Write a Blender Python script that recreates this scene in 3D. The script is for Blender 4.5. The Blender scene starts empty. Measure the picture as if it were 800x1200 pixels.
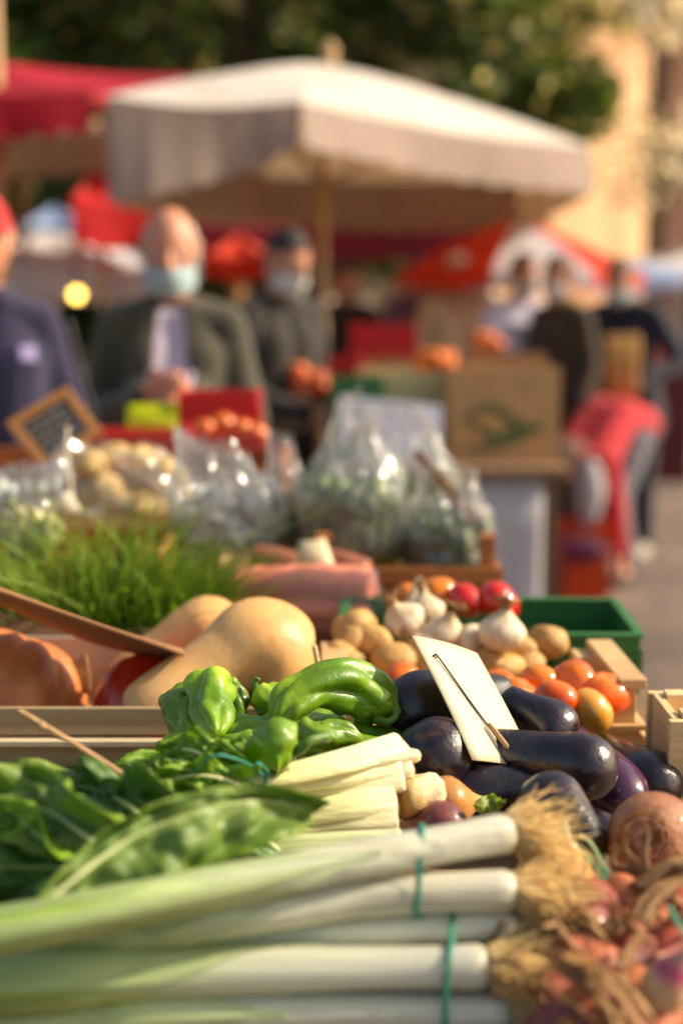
import bpy, math, random
import numpy as np
from mathutils import Vector, Matrix, Quaternion, noise
from mathutils.bvhtree import BVHTree

random.seed(7)
SC = bpy.context.scene
COL = SC.collection
PI = math.pi
V = Vector

# ------------------------------------------------------------------ camera model
F = 1667.0
CAM = V((0, 0, 1.5))
PITCH = math.atan(270 / F)
FWD = V((0, math.cos(PITCH), -math.sin(PITCH)))
UPV = V((0, math.sin(PITCH), math.cos(PITCH)))
def ray(px, py): return FWD + V((1, 0, 0)) * ((px - 400) / F) + UPV * ((600 - py) / F)
def P(px, py, d): return CAM + ray(px, py) * d
def Z(px, py, z):
    r = ray(px, py); return CAM + r * ((z - 1.5) / r.z)

def s2l(c):
    c = c / 255.0
    return c / 12.92 if c <= .04045 else ((c + .055) / 1.055) ** 2.4
def rgb(r, g, b): return (s2l(r), s2l(g), s2l(b))
def R(d): return math.radians(d)
def lerp(a, b, t): return a + (b - a) * t
def sm(t): t = max(0, min(1, t)); return t * t * (3 - 2 * t)
def nz(v, s=1.0, o=0.0): return noise.noise(V((v[0] * s + o, v[1] * s + o * 1.3, v[2] * s - o * .7)))

# ------------------------------------------------------------------ materials
MATS = {}
def mat(name, ramp, nvar=.25, nscale=12, rough=.5, bump=0, bscale=60, coat=0, sss=0, sssr=(.01, .006, .003), transl=0,
        tcol=None, blotch=None, spec=.5, sheen=0, stretch=(1, 1, 1), rvar=0, hue=0, alpha=None, rnd=.0, veins=None, weave=0, metal=0):
    """ramp: colour or [(pos, colour)] read along the mesh attribute 'al'."""
    if name in MATS: return MATS[name]
    m = bpy.data.materials.new(name); m.use_nodes = True
    nt = m.node_tree; N = nt.nodes; L = nt.links
    for n in list(N): N.remove(n)
    out = N.new('ShaderNodeOutputMaterial')
    b = N.new('ShaderNodeBsdfPrincipled')
    if isinstance(ramp, tuple): ramp = [(0, ramp)]
    at = N.new('ShaderNodeAttribute'); at.attribute_name = 'al'
    tc = N.new('ShaderNodeTexCoord'); mp = N.new('ShaderNodeMapping'); mp.inputs['Scale'].default_value = stretch
    oi = N.new('ShaderNodeObjectInfo')
    add = N.new('ShaderNodeVectorMath'); add.operation = 'ADD'
    mul = N.new('ShaderNodeMath'); mul.operation = 'MULTIPLY'; mul.inputs[1].default_value = 37.0
    L.new(oi.outputs['Random'], mul.inputs[0]); L.new(tc.outputs['Object'], mp.inputs['Vector'])
    L.new(mp.outputs['Vector'], add.inputs[0]); L.new(mul.outputs[0], add.inputs[1])
    def noi(scale, det=4, rough_=.55):
        n = N.new('ShaderNodeTexNoise'); n.inputs['Scale'].default_value = scale; n.inputs['Detail'].default_value = det
        n.inputs['Roughness'].default_value = rough_
        L.new(add.outputs[0], n.inputs['Vector']); return n
    cr = N.new('ShaderNodeValToRGB')
    els = cr.color_ramp.elements
    while len(els) > 1: els.remove(els[-1])
    els[0].position = ramp[0][0]; els[0].color = (*ramp[0][1], 1)
    for p, c in ramp[1:]:
        e = els.new(p); e.color = (*c, 1)
    n1 = noi(nscale, 5)
    # jitter the ramp position a little so that bands are never clean
    if len(ramp) > 1:
        ma = N.new('ShaderNodeMath'); ma.operation = 'MULTIPLY_ADD'
        ma.inputs[1].default_value = .22; ma.inputs[2].default_value = -.11
        L.new(n1.outputs['Fac'], ma.inputs[0])
        ad = N.new('ShaderNodeMath'); ad.operation = 'ADD'
        L.new(at.outputs['Fac'], ad.inputs[0]); L.new(ma.outputs[0], ad.inputs[1]); L.new(ad.outputs[0], cr.inputs['Fac'])
    else:
        cr.inputs['Fac'].default_value = 0
    colour = cr.outputs['Color']
    if blotch:
        n2 = noi(blotch[2], 3)
        mr = N.new('ShaderNodeMapRange'); mr.inputs['From Min'].default_value = blotch[3] if len(blotch) > 3 else .5
        mr.inputs['From Max'].default_value = (blotch[3] if len(blotch) > 3 else .5) + (blotch[4] if len(blotch) > 4 else .15)
        mr.inputs['To Max'].default_value = blotch[1]
        L.new(n2.outputs['Fac'], mr.inputs['Value'])
        mx = N.new('ShaderNodeMix'); mx.data_type = 'RGBA'
        L.new(mr.outputs[0], mx.inputs[0]); L.new(colour, mx.inputs[6]); mx.inputs[7].default_value = (*blotch[0], 1)
        colour = mx.outputs[2]
    if veins:
        au = N.new('ShaderNodeAttribute'); au.attribute_name = 'u'
        m1 = N.new('ShaderNodeMath'); m1.operation = 'MULTIPLY_ADD'; m1.inputs[1].default_value = veins[1]
        m2 = N.new('ShaderNodeMath'); m2.operation = 'MULTIPLY'; m2.inputs[1].default_value = -veins[1] * .3
        L.new(at.outputs['Fac'], m2.inputs[0]); L.new(au.outputs['Fac'], m1.inputs[0])
        nj = N.new('ShaderNodeMath'); nj.operation = 'MULTIPLY_ADD'; nj.inputs[1].default_value = 1.1
        L.new(n1.outputs['Fac'], nj.inputs[0]); L.new(m2.outputs[0], nj.inputs[2]); L.new(nj.outputs[0], m1.inputs[2])
        pp = N.new('ShaderNodeMath'); pp.operation = 'PINGPONG'; pp.inputs[1].default_value = .5
        L.new(m1.outputs[0], pp.inputs[0])
        mr = N.new('ShaderNodeMapRange'); mr.inputs['From Min'].default_value = .1; mr.inputs['From Max'].default_value = 0
        mr.inputs['To Max'].default_value = veins[2]
        L.new(pp.outputs[0], mr.inputs['Value'])
        mx = N.new('ShaderNodeMix'); mx.data_type = 'RGBA'
        L.new(mr.outputs[0], mx.inputs[0]); L.new(colour, mx.inputs[6]); mx.inputs[7].default_value = (*veins[0], 1)
        colour = mx.outputs[2]
    hs = N.new('ShaderNodeHueSaturation')
    mr = N.new('ShaderNodeMapRange'); mr.inputs['To Min'].default_value = 1 - nvar; mr.inputs['To Max'].default_value = 1 + nvar
    mr.inputs['From Min'].default_value = .25; mr.inputs['From Max'].default_value = .75
    L.new(n1.outputs['Fac'], mr.inputs['Value'])
    val = mr.outputs[0]
    if rnd:
        m3 = N.new('ShaderNodeMapRange'); m3.inputs['To Min'].default_value = 1 - rnd; m3.inputs['To Max'].default_value = 1 + rnd
        L.new(oi.outputs['Random'], m3.inputs['Value'])
        m4 = N.new('ShaderNodeMath'); m4.operation = 'MULTIPLY'; L.new(val, m4.inputs[0]); L.new(m3.outputs[0], m4.inputs[1]); val = m4.outputs[0]
    L.new(val, hs.inputs['Value'])
    if hue:
        m3 = N.new('ShaderNodeMapRange'); m3.inputs['To Min'].default_value = .5 - hue; m3.inputs['To Max'].default_value = .5 + hue
        L.new(oi.outputs['Random'], m3.inputs['Value']); L.new(m3.outputs[0], hs.inputs['Hue'])
    L.new(colour, hs.inputs['Color']); colour = hs.outputs['Color']
    L.new(colour, b.inputs['Base Color'])
    b.inputs['Roughness'].default_value = rough
    b.inputs['Specular IOR Level'].default_value = spec
    b.inputs['Metallic'].default_value = metal
    if rvar:
        mr2 = N.new('ShaderNodeMapRange'); mr2.inputs['From Min'].default_value = .3; mr2.inputs['From Max'].default_value = .7
        mr2.inputs['To Min'].default_value = max(.02, rough - rvar); mr2.inputs['To Max'].default_value = rough + rvar
        n3 = noi(nscale * 1.7, 4); L.new(n3.outputs['Fac'], mr2.inputs['Value']); L.new(mr2.outputs[0], b.inputs['Roughness'])
    if coat: b.inputs['Coat Weight'].default_value = coat; b.inputs['Coat Roughness'].default_value = .12
    if sheen: b.inputs['Sheen Weight'].default_value = sheen
    if sss:
        b.inputs['Subsurface Weight'].default_value = sss; b.inputs['Subsurface Radius'].default_value = sssr; b.inputs['Subsurface Scale'].default_value = 1
    if bump:
        nb = noi(bscale, 6, .6); bp = N.new('ShaderNodeBump'); bp.inputs['Strength'].default_value = bump; bp.inputs['Distance'].default_value = .01
        h = nb.outputs['Fac']
        if weave:
            w1 = N.new('ShaderNodeTexWave'); w1.inputs['Scale'].default_value = weave; L.new(tc.outputs['Object'], w1.inputs['Vector'])
            mm = N.new('ShaderNodeMath'); mm.operation = 'ADD'; L.new(h, mm.inputs[0]); L.new(w1.outputs['Fac'], mm.inputs[1]); h = mm.outputs[0]
        L.new(h, bp.inputs['Height']); L.new(bp.outputs[0], b.inputs['Normal'])
    sh = b.outputs[0]
    if transl:
        t = N.new('ShaderNodeBsdfTranslucent')
        if tcol: t.inputs['Color'].default_value = (*tcol, 1)
        else: L.new(colour, t.inputs['Color'])
        mxs = N.new('ShaderNodeMixShader'); mxs.inputs[0].default_value = transl
        L.new(sh, mxs.inputs[1]); L.new(t.outputs[0], mxs.inputs[2]); sh = mxs.outputs[0]
    L.new(sh, out.inputs['Surface'])
    MATS[name] = m
    return m

def film_mat(name, tint=(1, 1, 1), body=.10, rough=.1):
    if name in MATS: return MATS[name]
    m = bpy.data.materials.new(name); m.use_nodes = True
    nt = m.node_tree; N = nt.nodes; L = nt.links
    for n in list(N): N.remove(n)
    out = N.new('ShaderNodeOutputMaterial')
    tr = N.new('ShaderNodeBsdfTransparent'); tr.inputs['Color'].default_value = (*tint, 1)
    gl = N.new('ShaderNodeBsdfGlossy'); gl.inputs['Roughness'].default_value = rough
    df = N.new('ShaderNodeBsdfDiffuse'); df.inputs['Color'].default_value = (.8, .82, .84, 1)
    tl = N.new('ShaderNodeBsdfTranslucent'); tl.inputs['Color'].default_value = (.85, .87, .88, 1)
    lw = N.new('ShaderNodeLayerWeight'); lw.inputs['Blend'].default_value = .35
    tc = N.new('ShaderNodeTexCoord')
    no = N.new('ShaderNodeTexNoise'); no.inputs['Scale'].default_value = 16; no.inputs['Detail'].default_value = 2
    L.new(tc.outputs['Object'], no.inputs['Vector'])
    bp = N.new('ShaderNodeBump'); bp.inputs['Strength'].default_value = .45; bp.inputs['Distance'].default_value = .012
    L.new(no.outputs['Fac'], bp.inputs['Height'])
    for s in (gl, df, tl): L.new(bp.outputs[0], s.inputs['Normal'])
    L.new(bp.outputs[0], lw.inputs['Normal'])
    dm = N.new('ShaderNodeMixShader'); dm.inputs[0].default_value = .5; L.new(df.outputs[0], dm.inputs[1]); L.new(tl.outputs[0], dm.inputs[2])
    m1 = N.new('ShaderNodeMixShader'); m1.inputs[0].default_value = body; L.new(tr.outputs[0], m1.inputs[1]); L.new(dm.outputs[0], m1.inputs[2])
    mr = N.new('ShaderNodeMapRange'); mr.inputs['To Min'].default_value = .05; mr.inputs['To Max'].default_value = .6
    L.new(lw.outputs['Fresnel'], mr.inputs['Value'])
    m2 = N.new('ShaderNodeMixShader'); L.new(mr.outputs[0], m2.inputs[0]); L.new(m1.outputs[0], m2.inputs[1]); L.new(gl.outputs[0], m2.inputs[2])
    L.new(m2.outputs[0], out.inputs['Surface'])
    MATS[name] = m; return m

# ------------------------------------------------------------------ mesh builder
class MB:
    def __init__(s): s.v = []; s.f = []; s.a = []; s.u = []; s.mi = []; s.cm = 0
    def addv(s, p, a=0., u=0.):
        s.v.append((p[0], p[1], p[2])); s.a.append(a); s.u.append(u); return len(s.v) - 1
    def face(s, *i): s.f.append(i); s.mi.append(s.cm)
    def tube(s, pts, rad, n=12, prof=None, sq=1.0, up=None, caps=True, al=None, tw=0):
        pts = [V(p) for p in pts]; k = len(pts)
        if not isinstance(rad, (list, tuple)): rad = [rad] * k
        T = []
        for i in range(k):
            t = pts[min(i + 1, k - 1)] - pts[max(i - 1, 0)]
            T.append(t.normalized() if t.length > 1e-9 else V((0, 0, 1)))
        nrm = V(up) if up is not None else (V((0, 0, 1)) if abs(T[0].z) < .9 else V((1, 0, 0)))
        nrm = (nrm - T[0] * nrm.dot(T[0])).normalized()
        rings = []
        for i in range(k):
            if i:
                q = T[i - 1].rotation_difference(T[i]); nrm = q @ nrm
                nrm = (nrm - T[i] * nrm.dot(T[i])).normalized()
            bn = T[i].cross(nrm); t = i / (k - 1) if k > 1 else 0
            a = al[i] if al else t
            ring = []
            for j in range(n):
                th = 2 * PI * j / n + tw * t
                r = rad[i] * (prof(t, th) if prof else 1)
                ring.append(s.addv(pts[i] + nrm * (math.cos(th) * r * sq) + bn * (math.sin(th) * r), a, t))
            rings.append(ring)
        for i in range(k - 1):
            for j in range(n):
                s.face(rings[i][j], rings[i][(j + 1) % n], rings[i + 1][(j + 1) % n], rings[i + 1][j])
        if caps:
            c0 = s.addv(pts[0], al[0] if al else 0, 0); c1 = s.addv(pts[-1], al[-1] if al else 1, 1)
            for j in range(n):
                s.face(c0, rings[0][(j + 1) % n], rings[0][j]); s.face(c1, rings[-1][j], rings[-1][(j + 1) % n])
        return s
    def blob(s, c, r, nu=20, nv=14, fn=None, M=None, alfn=None):
        if not isinstance(r, (tuple, list)): r = (r, r, r)
        c = V(c); rows = []
        for i in range(nv + 1):
            ph = PI * i / nv
            row = []
            for j in range(nu if 0 < i < nv else 1):
                th = 2 * PI * j / nu
                d = V((math.sin(ph) * math.cos(th), math.sin(ph) * math.sin(th), math.cos(ph)))
                k = fn(d) if fn else 1
                p = V((d.x * r[0] * k, d.y * r[1] * k, d.z * r[2] * k))
                if M: p = M @ p
                row.append(s.addv(c + p, alfn(d) if alfn else (1 + d.z) / 2, j / nu))
            rows.append(row)
        for i in range(nv):
            A, B = rows[i], rows[i + 1]
            for j in range(nu):
                j2 = (j + 1) % nu
                if i == 0: s.face(A[0], B[j], B[j2])
                elif i == nv - 1: s.face(A[j], B[0], A[j2])
                else: s.face(A[j], B[j], B[j2], A[j2])
        return s
    def sheet(s, g, al=None, u=None, close=False):
        idx = []
        for i, row in enumerate(g):
            idx.append([s.addv(p, al(i, j) if al else 0, u(i, j) if u else (i / max(1, len(g) - 1))) for j, p in enumerate(row)])
        for i in range(len(g) - 1):
            m = len(g[i])
            for j in range(m if close else m - 1):
                j2 = (j + 1) % m
                s.face(idx[i][j], idx[i][j2], idx[i + 1][j2], idx[i + 1][j])
        return s
    def box(s, c, size, rot=None, al=0.):
        c = V(c); h = V(size) / 2; ix = []
        for dz in (-1, 1):
            for dy in (-1, 1):
                for dx in (-1, 1):
                    p = V((dx * h.x, dy * h.y, dz * h.z))
                    if rot: p = rot @ p
                    ix.append(s.addv(c + p, al + (dx + 1) / 2 * 0, (dx + 1) / 2))
        for q in ((0, 2, 3, 1), (4, 5, 7, 6), (0, 1, 5, 4), (2, 6, 7, 3), (0, 4, 6, 2), (1, 3, 7, 5)): s.face(*[ix[k] for k in q])
        return s
    def bar(s, a, b, w, t, up=(0, 0, 1)):
        a, b = V(a), V(b); z = (b - a); L = z.length; z.normalize()
        x = V(up).cross(z)
        if x.length < 1e-4: x = V((1, 0, 0))
        x.normalize(); y = z.cross(x)
        return s.box((a + b) / 2, (w, t, L), Matrix((x, y, z)).transposed())
    def mesh(s, name, mats, org=V((0, 0, 0)), smooth=True):
        me = bpy.data.meshes.new(name)
        o = V(org)
        me.from_pydata([(p[0] - o.x, p[1] - o.y, p[2] - o.z) for p in s.v], [], s.f)
        for nm, dat in (('al', s.a), ('u', s.u)):
            A = me.attributes.new(nm, 'FLOAT', 'POINT'); A.data.foreach_set('value', np.array(dat, dtype=np.float32))
        for m in (mats if isinstance(mats, (list, tuple)) else [mats]): me.materials.append(m)
        me.polygons.foreach_set('material_index', np.array(s.mi, dtype=np.int32))
        me.polygons.foreach_set('use_smooth', np.full(len(s.f), smooth, dtype=bool))
        me.update()
        return me
    def build(s, name, mats, parent=None, org=None, Mx=None, smooth=True, bevel=0, solid=0, sub=0, offs=0):
        """top level: org = world base point (verts are in world space) or Mx = matrix (verts local).
        child: verts in the parent's space when the parent was placed with Mx, else world."""
        if parent is not None and org is None: org = V(parent.get('_org', (0, 0, 0)))
        me = s.mesh(name, mats, org if org is not None else V((0, 0, 0)), smooth)
        o = bpy.data.objects.new(name, me); COL.objects.link(o)
        if parent is not None: o.parent = parent
        elif Mx is not None: o.matrix_world = Mx
        elif org is not None: o.location = org
        if parent is None: o['_org'] = tuple(org) if (org is not None and Mx is None) else (0., 0., 0.)
        else: o['_org'] = tuple(parent.get('_org', (0, 0, 0)))
        if bevel:
            b = o.modifiers.new('bevel', 'BEVEL'); b.width = bevel; b.segments = 2; b.limit_method = 'ANGLE'; b.angle_limit = R(40)
        if solid:
            b = o.modifiers.new('thick', 'SOLIDIFY'); b.thickness = solid; b.offset = offs
        if sub:
            b = o.modifiers.new('sub', 'SUBSURF'); b.levels = sub; b.render_levels = sub
        return o

def tag(o, label, cat, group=None, kind=None):
    o['label'] = label
    if cat: o['category'] = cat
    if group: o['group'] = group
    if kind: o['kind'] = kind
    return o
def empty(name, label, cat, org=(0, 0, 0), group=None, Mx=None):
    o = bpy.data.objects.new(name, None); COL.objects.link(o); o.empty_display_size = .05
    if Mx is not None: o.matrix_world = Mx; o['_org'] = (0., 0., 0.)
    else: o.location = org; o['_org'] = tuple(org)
    return tag(o, label, cat, group)
def frame(p0, p1, roll=0):
    """local +Z runs from p0 to p1, origin at p0"""
    p0, p1 = V(p0), V(p1)
    q = (p1 - p0).to_track_quat('Z', 'Y') @ Quaternion((0, 0, 1), roll)
    return Matrix.Translation(p0) @ q.to_matrix().to_4x4()
def spline(pts, n):
    """Catmull-Rom through pts"""
    pts = [V(p) for p in pts]; out = []
    k = len(pts)
    for i in range(n):
        t = i / (n - 1) * (k - 1); s = min(int(t), k - 2); f = t - s
        a, b, c, d = pts[max(s - 1, 0)], pts[s], pts[s + 1], pts[min(s + 2, k - 1)]
        out.append(.5 * ((2 * b) + (c - a) * f + (2 * a - 5 * b + 4 * c - d) * f * f + (3 * b - a - 3 * c + d) * f ** 3))
    return out
def apply_mods(o):
    dg = bpy.context.evaluated_depsgraph_get()
    dg.update()
    me = bpy.data.meshes.new_from_object(o.evaluated_get(dg))
    o.modifiers.clear(); o.data = me
    return o

# ------------------------------------------------------------------ palette
WOOD = mat('pale_crate_wood', rgb(205, 170, 118), .3, 9, .7, .35, 40, stretch=(.25, .25, 3), blotch=(rgb(150, 105, 60), .5, 14), rnd=.1)
WOOD2 = mat('orange_crate_wood', rgb(176, 108, 52), .3, 9, .7, .3, 40, stretch=(.3, .3, 3), blotch=(rgb(120, 66, 30), .5, 16))
WOODGREY = mat('weathered_plank', rgb(172, 150, 112), .25, 7, .75, .3, 50, stretch=(.2, 3, 3), blotch=(rgb(120, 95, 62), .5, 12))
CARD = mat('cardboard', rgb(172, 128, 84), .12, 8, .85, .1, 90, blotch=(rgb(140, 98, 60), .4, 6))
CARDDARK = mat('cardboard_in_shade', rgb(150, 105, 66), .15, 8, .85, .1, 90)  # darker cardboard copy, shade of the flap's underside put into the colour
GREENPL = mat('green_plastic', rgb(44, 112, 56), .2, 14, .45, .1, 60, blotch=(rgb(60, 110, 60), .4, 20))
REDPL = mat('red_plastic', rgb(190, 10, 22), .12, 10, .4)
AUB = mat('aubergine_skin', [(0, (.022, .010, .016)), (.6, (.010, .006, .012)), (.85, (.008, .006, .010)), (.97, (.03, .035, .015))], .4, 20, .27, .2, 110, coat=.35, rvar=.16,
          blotch=(rgb(120, 84, 52), .75, 22, .60, .14), spec=.6)  # brown blotches mix scars and dust with painted warm reflections
AUBP = mat('purple_aubergine_skin', [(0, rgb(70, 32, 62)), (1, rgb(82, 40, 80))], .25, 20, .22, .08, 120, coat=.5, rvar=.1)
CALYX = mat('calyx', [(0, rgb(92, 92, 40)), (1, rgb(60, 72, 28))], .3, 40, .65, .4, 120)
PEP = mat('green_pepper_skin', [(0, rgb(118, 150, 14)), (.45, rgb(90, 130, 12)), (1, rgb(122, 156, 20))], .38, 16, .36, .24, 45, coat=.12, sss=.18,
          sssr=(.004, .008, .002), blotch=(rgb(168, 188, 44), .65, 16, .54, .22), rvar=.06, rnd=.2)
PSTEM = mat('pepper_stem', rgb(84, 120, 34), .25, 60, .5, .2, 160)
TOM = mat('tomato_skin', [(0, rgb(236, 104, 20)), (.55, rgb(230, 82, 12)), (1, rgb(232, 126, 30))], .12, 12, .2, coat=.4, sss=.15, sssr=(.012, .004, .002), rnd=.1)
TOMR = mat('red_tomato_skin', [(0, rgb(214, 34, 14)), (1, rgb(206, 28, 14))], .12, 12, .18, coat=.5, sss=.12, sssr=(.012, .004, .002))
TOMO = mat('orange_tomato_skin', [(0, rgb(222, 120, 22)), (1, rgb(226, 128, 20))], .12, 12, .22, coat=.4, sss=.15, sssr=(.012, .006, .002))
TOMY = mat('yellow_tomato_skin', [(0, rgb(214, 146, 44)), (1, rgb(220, 160, 50))], .12, 12, .25, coat=.4, sss=.15, sssr=(.012, .006, .002))
SQUASH = mat('butternut_skin', [(0, rgb(222, 168, 100)), (1, rgb(226, 180, 120))], .12, 10, .42, .12, 90, sss=.1, sssr=(.01, .006, .003),
             blotch=(rgb(184, 116, 56), .55, 14, .52, .2), rvar=.1)
PUMP = mat('pumpkin_skin', [(0, rgb(216, 128, 66)), (1, rgb(212, 130, 72))], .2, 14, .45, .15, 80, blotch=(rgb(150, 82, 40), .5, 10))
KURI = mat('red_kuri_skin', [(0, rgb(176, 18, 8)), (.5, rgb(196, 26, 10)), (1, rgb(190, 42, 12))], .15, 10, .3, .06, 80, coat=.3)
STEMC = mat('chard_stem', [(0, rgb(236, 220, 166)), (.06, rgb(240, 232, 188)), (.6, rgb(236, 228, 164)), (1, rgb(206, 214, 116))], .22, 60, .36, .35, 70,
            stretch=(.05, 1, 1), sss=.25, sssr=(.012, .01, .005), spec=.45)
STEMW = mat('white_stem', [(0, rgb(214, 214, 170)), (.5, rgb(208, 216, 160)), (1, rgb(165, 190, 100))], .15, 60, .35, .25, 70, stretch=(.06, 1, 1), sss=.2, sssr=(.01, .01, .005))
CUT = mat('cut_end', rgb(206, 172, 110), .25, 90, .7, .5, 200, blotch=(rgb(150, 100, 48), .7, 60))
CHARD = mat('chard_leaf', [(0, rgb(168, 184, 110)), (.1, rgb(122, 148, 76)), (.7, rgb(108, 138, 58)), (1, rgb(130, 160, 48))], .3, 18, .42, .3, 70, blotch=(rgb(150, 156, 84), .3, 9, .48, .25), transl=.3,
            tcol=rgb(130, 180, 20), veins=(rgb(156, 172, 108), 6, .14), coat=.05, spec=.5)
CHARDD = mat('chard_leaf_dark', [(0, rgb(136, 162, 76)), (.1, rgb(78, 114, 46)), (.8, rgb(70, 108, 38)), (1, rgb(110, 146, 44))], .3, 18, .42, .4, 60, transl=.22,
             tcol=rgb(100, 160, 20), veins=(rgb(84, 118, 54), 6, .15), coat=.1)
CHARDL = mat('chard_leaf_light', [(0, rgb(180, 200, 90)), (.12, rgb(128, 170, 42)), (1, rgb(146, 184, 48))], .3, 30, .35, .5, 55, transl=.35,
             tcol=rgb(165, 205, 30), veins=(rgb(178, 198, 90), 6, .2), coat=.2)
LEEK = mat('leek_shaft', [(0, rgb(184, 176, 146)), (.05, rgb(200, 197, 180)), (.40, rgb(194, 197, 172)), (.56, rgb(180, 196, 134)), (.72, rgb(138, 164, 74)), (1, rgb(136, 156, 84))], .4, 45, .36,
           .4, 60, stretch=(.05, 1, 1), sss=.15, sssr=(.008, .008, .005), coat=.12, blotch=(rgb(160, 132, 88), .4, 26, .60, .12))
LEEKL = mat('leek_leaf', [(0, rgb(206, 214, 174)), (.45, rgb(178, 194, 132)), (1, rgb(128, 154, 92))], .25, 45, .4, .2, 60, stretch=(.05, 1, 1), transl=.15)
ROOT = mat('leek_roots', [(0, rgb(250, 230, 182)), (1, rgb(246, 212, 142))], .15, 50, .8, transl=.66, tcol=rgb(255, 242, 206))
TIE = mat('teal_tie', rgb(58, 158, 130), .12, 30, .4, transl=.2)
STICK = mat('wooden_stick', rgb(178, 142, 98), .25, 30, .7, .3, 80)
PAPER = mat('price_card', rgb(234, 220, 182), .05, 8, .55, .03, 120, blotch=(rgb(196, 174, 124), .35, 12), transl=.12)
ONION = mat('onion_skin', [(0, rgb(190, 150, 96)), (.5, rgb(206, 140, 70)), (1, rgb(214, 178, 118))], .22, 10, .3, .15, 20, stretch=(3, 3, .2), coat=.2, transl=.08)
SHALLOT = mat('shallot_skin', [(0, rgb(176, 116, 80)), (.4, rgb(190, 108, 68)), (.75, rgb(176, 88, 64)), (1, rgb(196, 150, 104))], .4, 12, .55, .3, 25, stretch=(4, 4, .25),
              coat=.0, blotch=(rgb(126, 66, 56), .6, 14), rnd=.2, hue=.01)
PURP = mat('purple_onion_skin', [(0, rgb(106, 52, 54)), (.6, rgb(130, 66, 64)), (1, rgb(164, 124, 96))], .3, 12, .5, .15, 25, stretch=(4, 4, .25), coat=.2,
           blotch=(rgb(160, 120, 86), .5, 18, .58, .1))
HUSK = mat('dry_husk', [(0, rgb(160, 116, 70)), (1, rgb(188, 148, 98))], .35, 20, .6, .4, 50, stretch=(3, 3, .3), transl=.3, rnd=.2)
BEET = mat('pink_beet_skin', [(0, rgb(84, 44, 38)), (.5, rgb(138, 84, 58)), (.9, rgb(176, 118, 78)), (1, rgb(160, 100, 68))], .3, 16, .5, .5, 50,
           blotch=(rgb(120, 62, 52), .5, 20), coat=.1)
BEETC = mat('beet_crown', [(0, rgb(176, 116, 70)), (.3, rgb(206, 154, 104)), (.5, rgb(166, 66, 76)), (.75, rgb(240, 208, 190)), (1, rgb(120, 80, 44))], .3, 50, .6, .6, 120)
LETT = mat('lettuce', [(0, rgb(196, 206, 110)), (1, rgb(132, 172, 30))], .2, 30, .4, .2, 60, transl=.4, tcol=rgb(190, 215, 50))
CHIVE = mat('chive', [(0, rgb(52, 74, 16)), (.35, rgb(96, 128, 26)), (1, rgb(166, 196, 60))], .3, 40, .4, transl=.4, tcol=rgb(150, 190, 30))
CARROT = mat('carrot_skin', [(0, rgb(244, 136, 108)), (1, rgb(244, 146, 118))], .2, 20, .42, .25, 50, stretch=(1, 1, 6), blotch=(rgb(214, 140, 110), .5, 12))
SWEETP = mat('brown_carrot_skin', [(0, rgb(150, 84, 60)), (1, rgb(160, 98, 74))], .2, 20, .5, .25, 50, stretch=(1, 1, 6))
GARLIC = mat('garlic_skin', [(0, rgb(206, 184, 146)), (.5, rgb(222, 206, 176)), (1, rgb(188, 160, 112))], .15, 16, .45, .2, 40, stretch=(4, 4, .4), sss=.15, sssr=(.01, .008, .005),
             blotch=(rgb(170, 130, 90), .4, 16))
POTATO = mat('potato_skin', rgb(200, 156, 88), .2, 16, .6, .25, 60, blotch=(rgb(156, 112, 62), .5, 26), rnd=.15)
POTATOP = mat('pale_potato_skin', rgb(222, 186, 118), .15, 12, .55, .2, 60, rnd=.12)
SALAD = mat('bagged_salad', [(0, rgb(86, 108, 40)), (1, rgb(132, 152, 66))], .4, 20, .5, transl=.2, rnd=.2)
TABLE = mat('table_board', rgb(120, 96, 70), .25, 6, .8, .2, 40, stretch=(.3, 3, 1))
METAL = mat('grey_metal', rgb(140, 140, 142), .1, 8, .4, metal=.9)
DARKM = mat('dark_wire', rgb(70, 60, 52), .1, 20, .4, metal=.6)
FILM = film_mat('clear_film', body=.2)
FILMC = film_mat('carrot_film', (1, .97, .95), body=.05)
FILMB = film_mat('bluish_film', (.93, .97, 1), body=.2)
# ------------------------------------------------------------------ produce builders
def pt(v, z=None, d=None):
    """(px, py, h) -> world at height h"""
    return Z(v[0], v[1], v[2])

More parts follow.
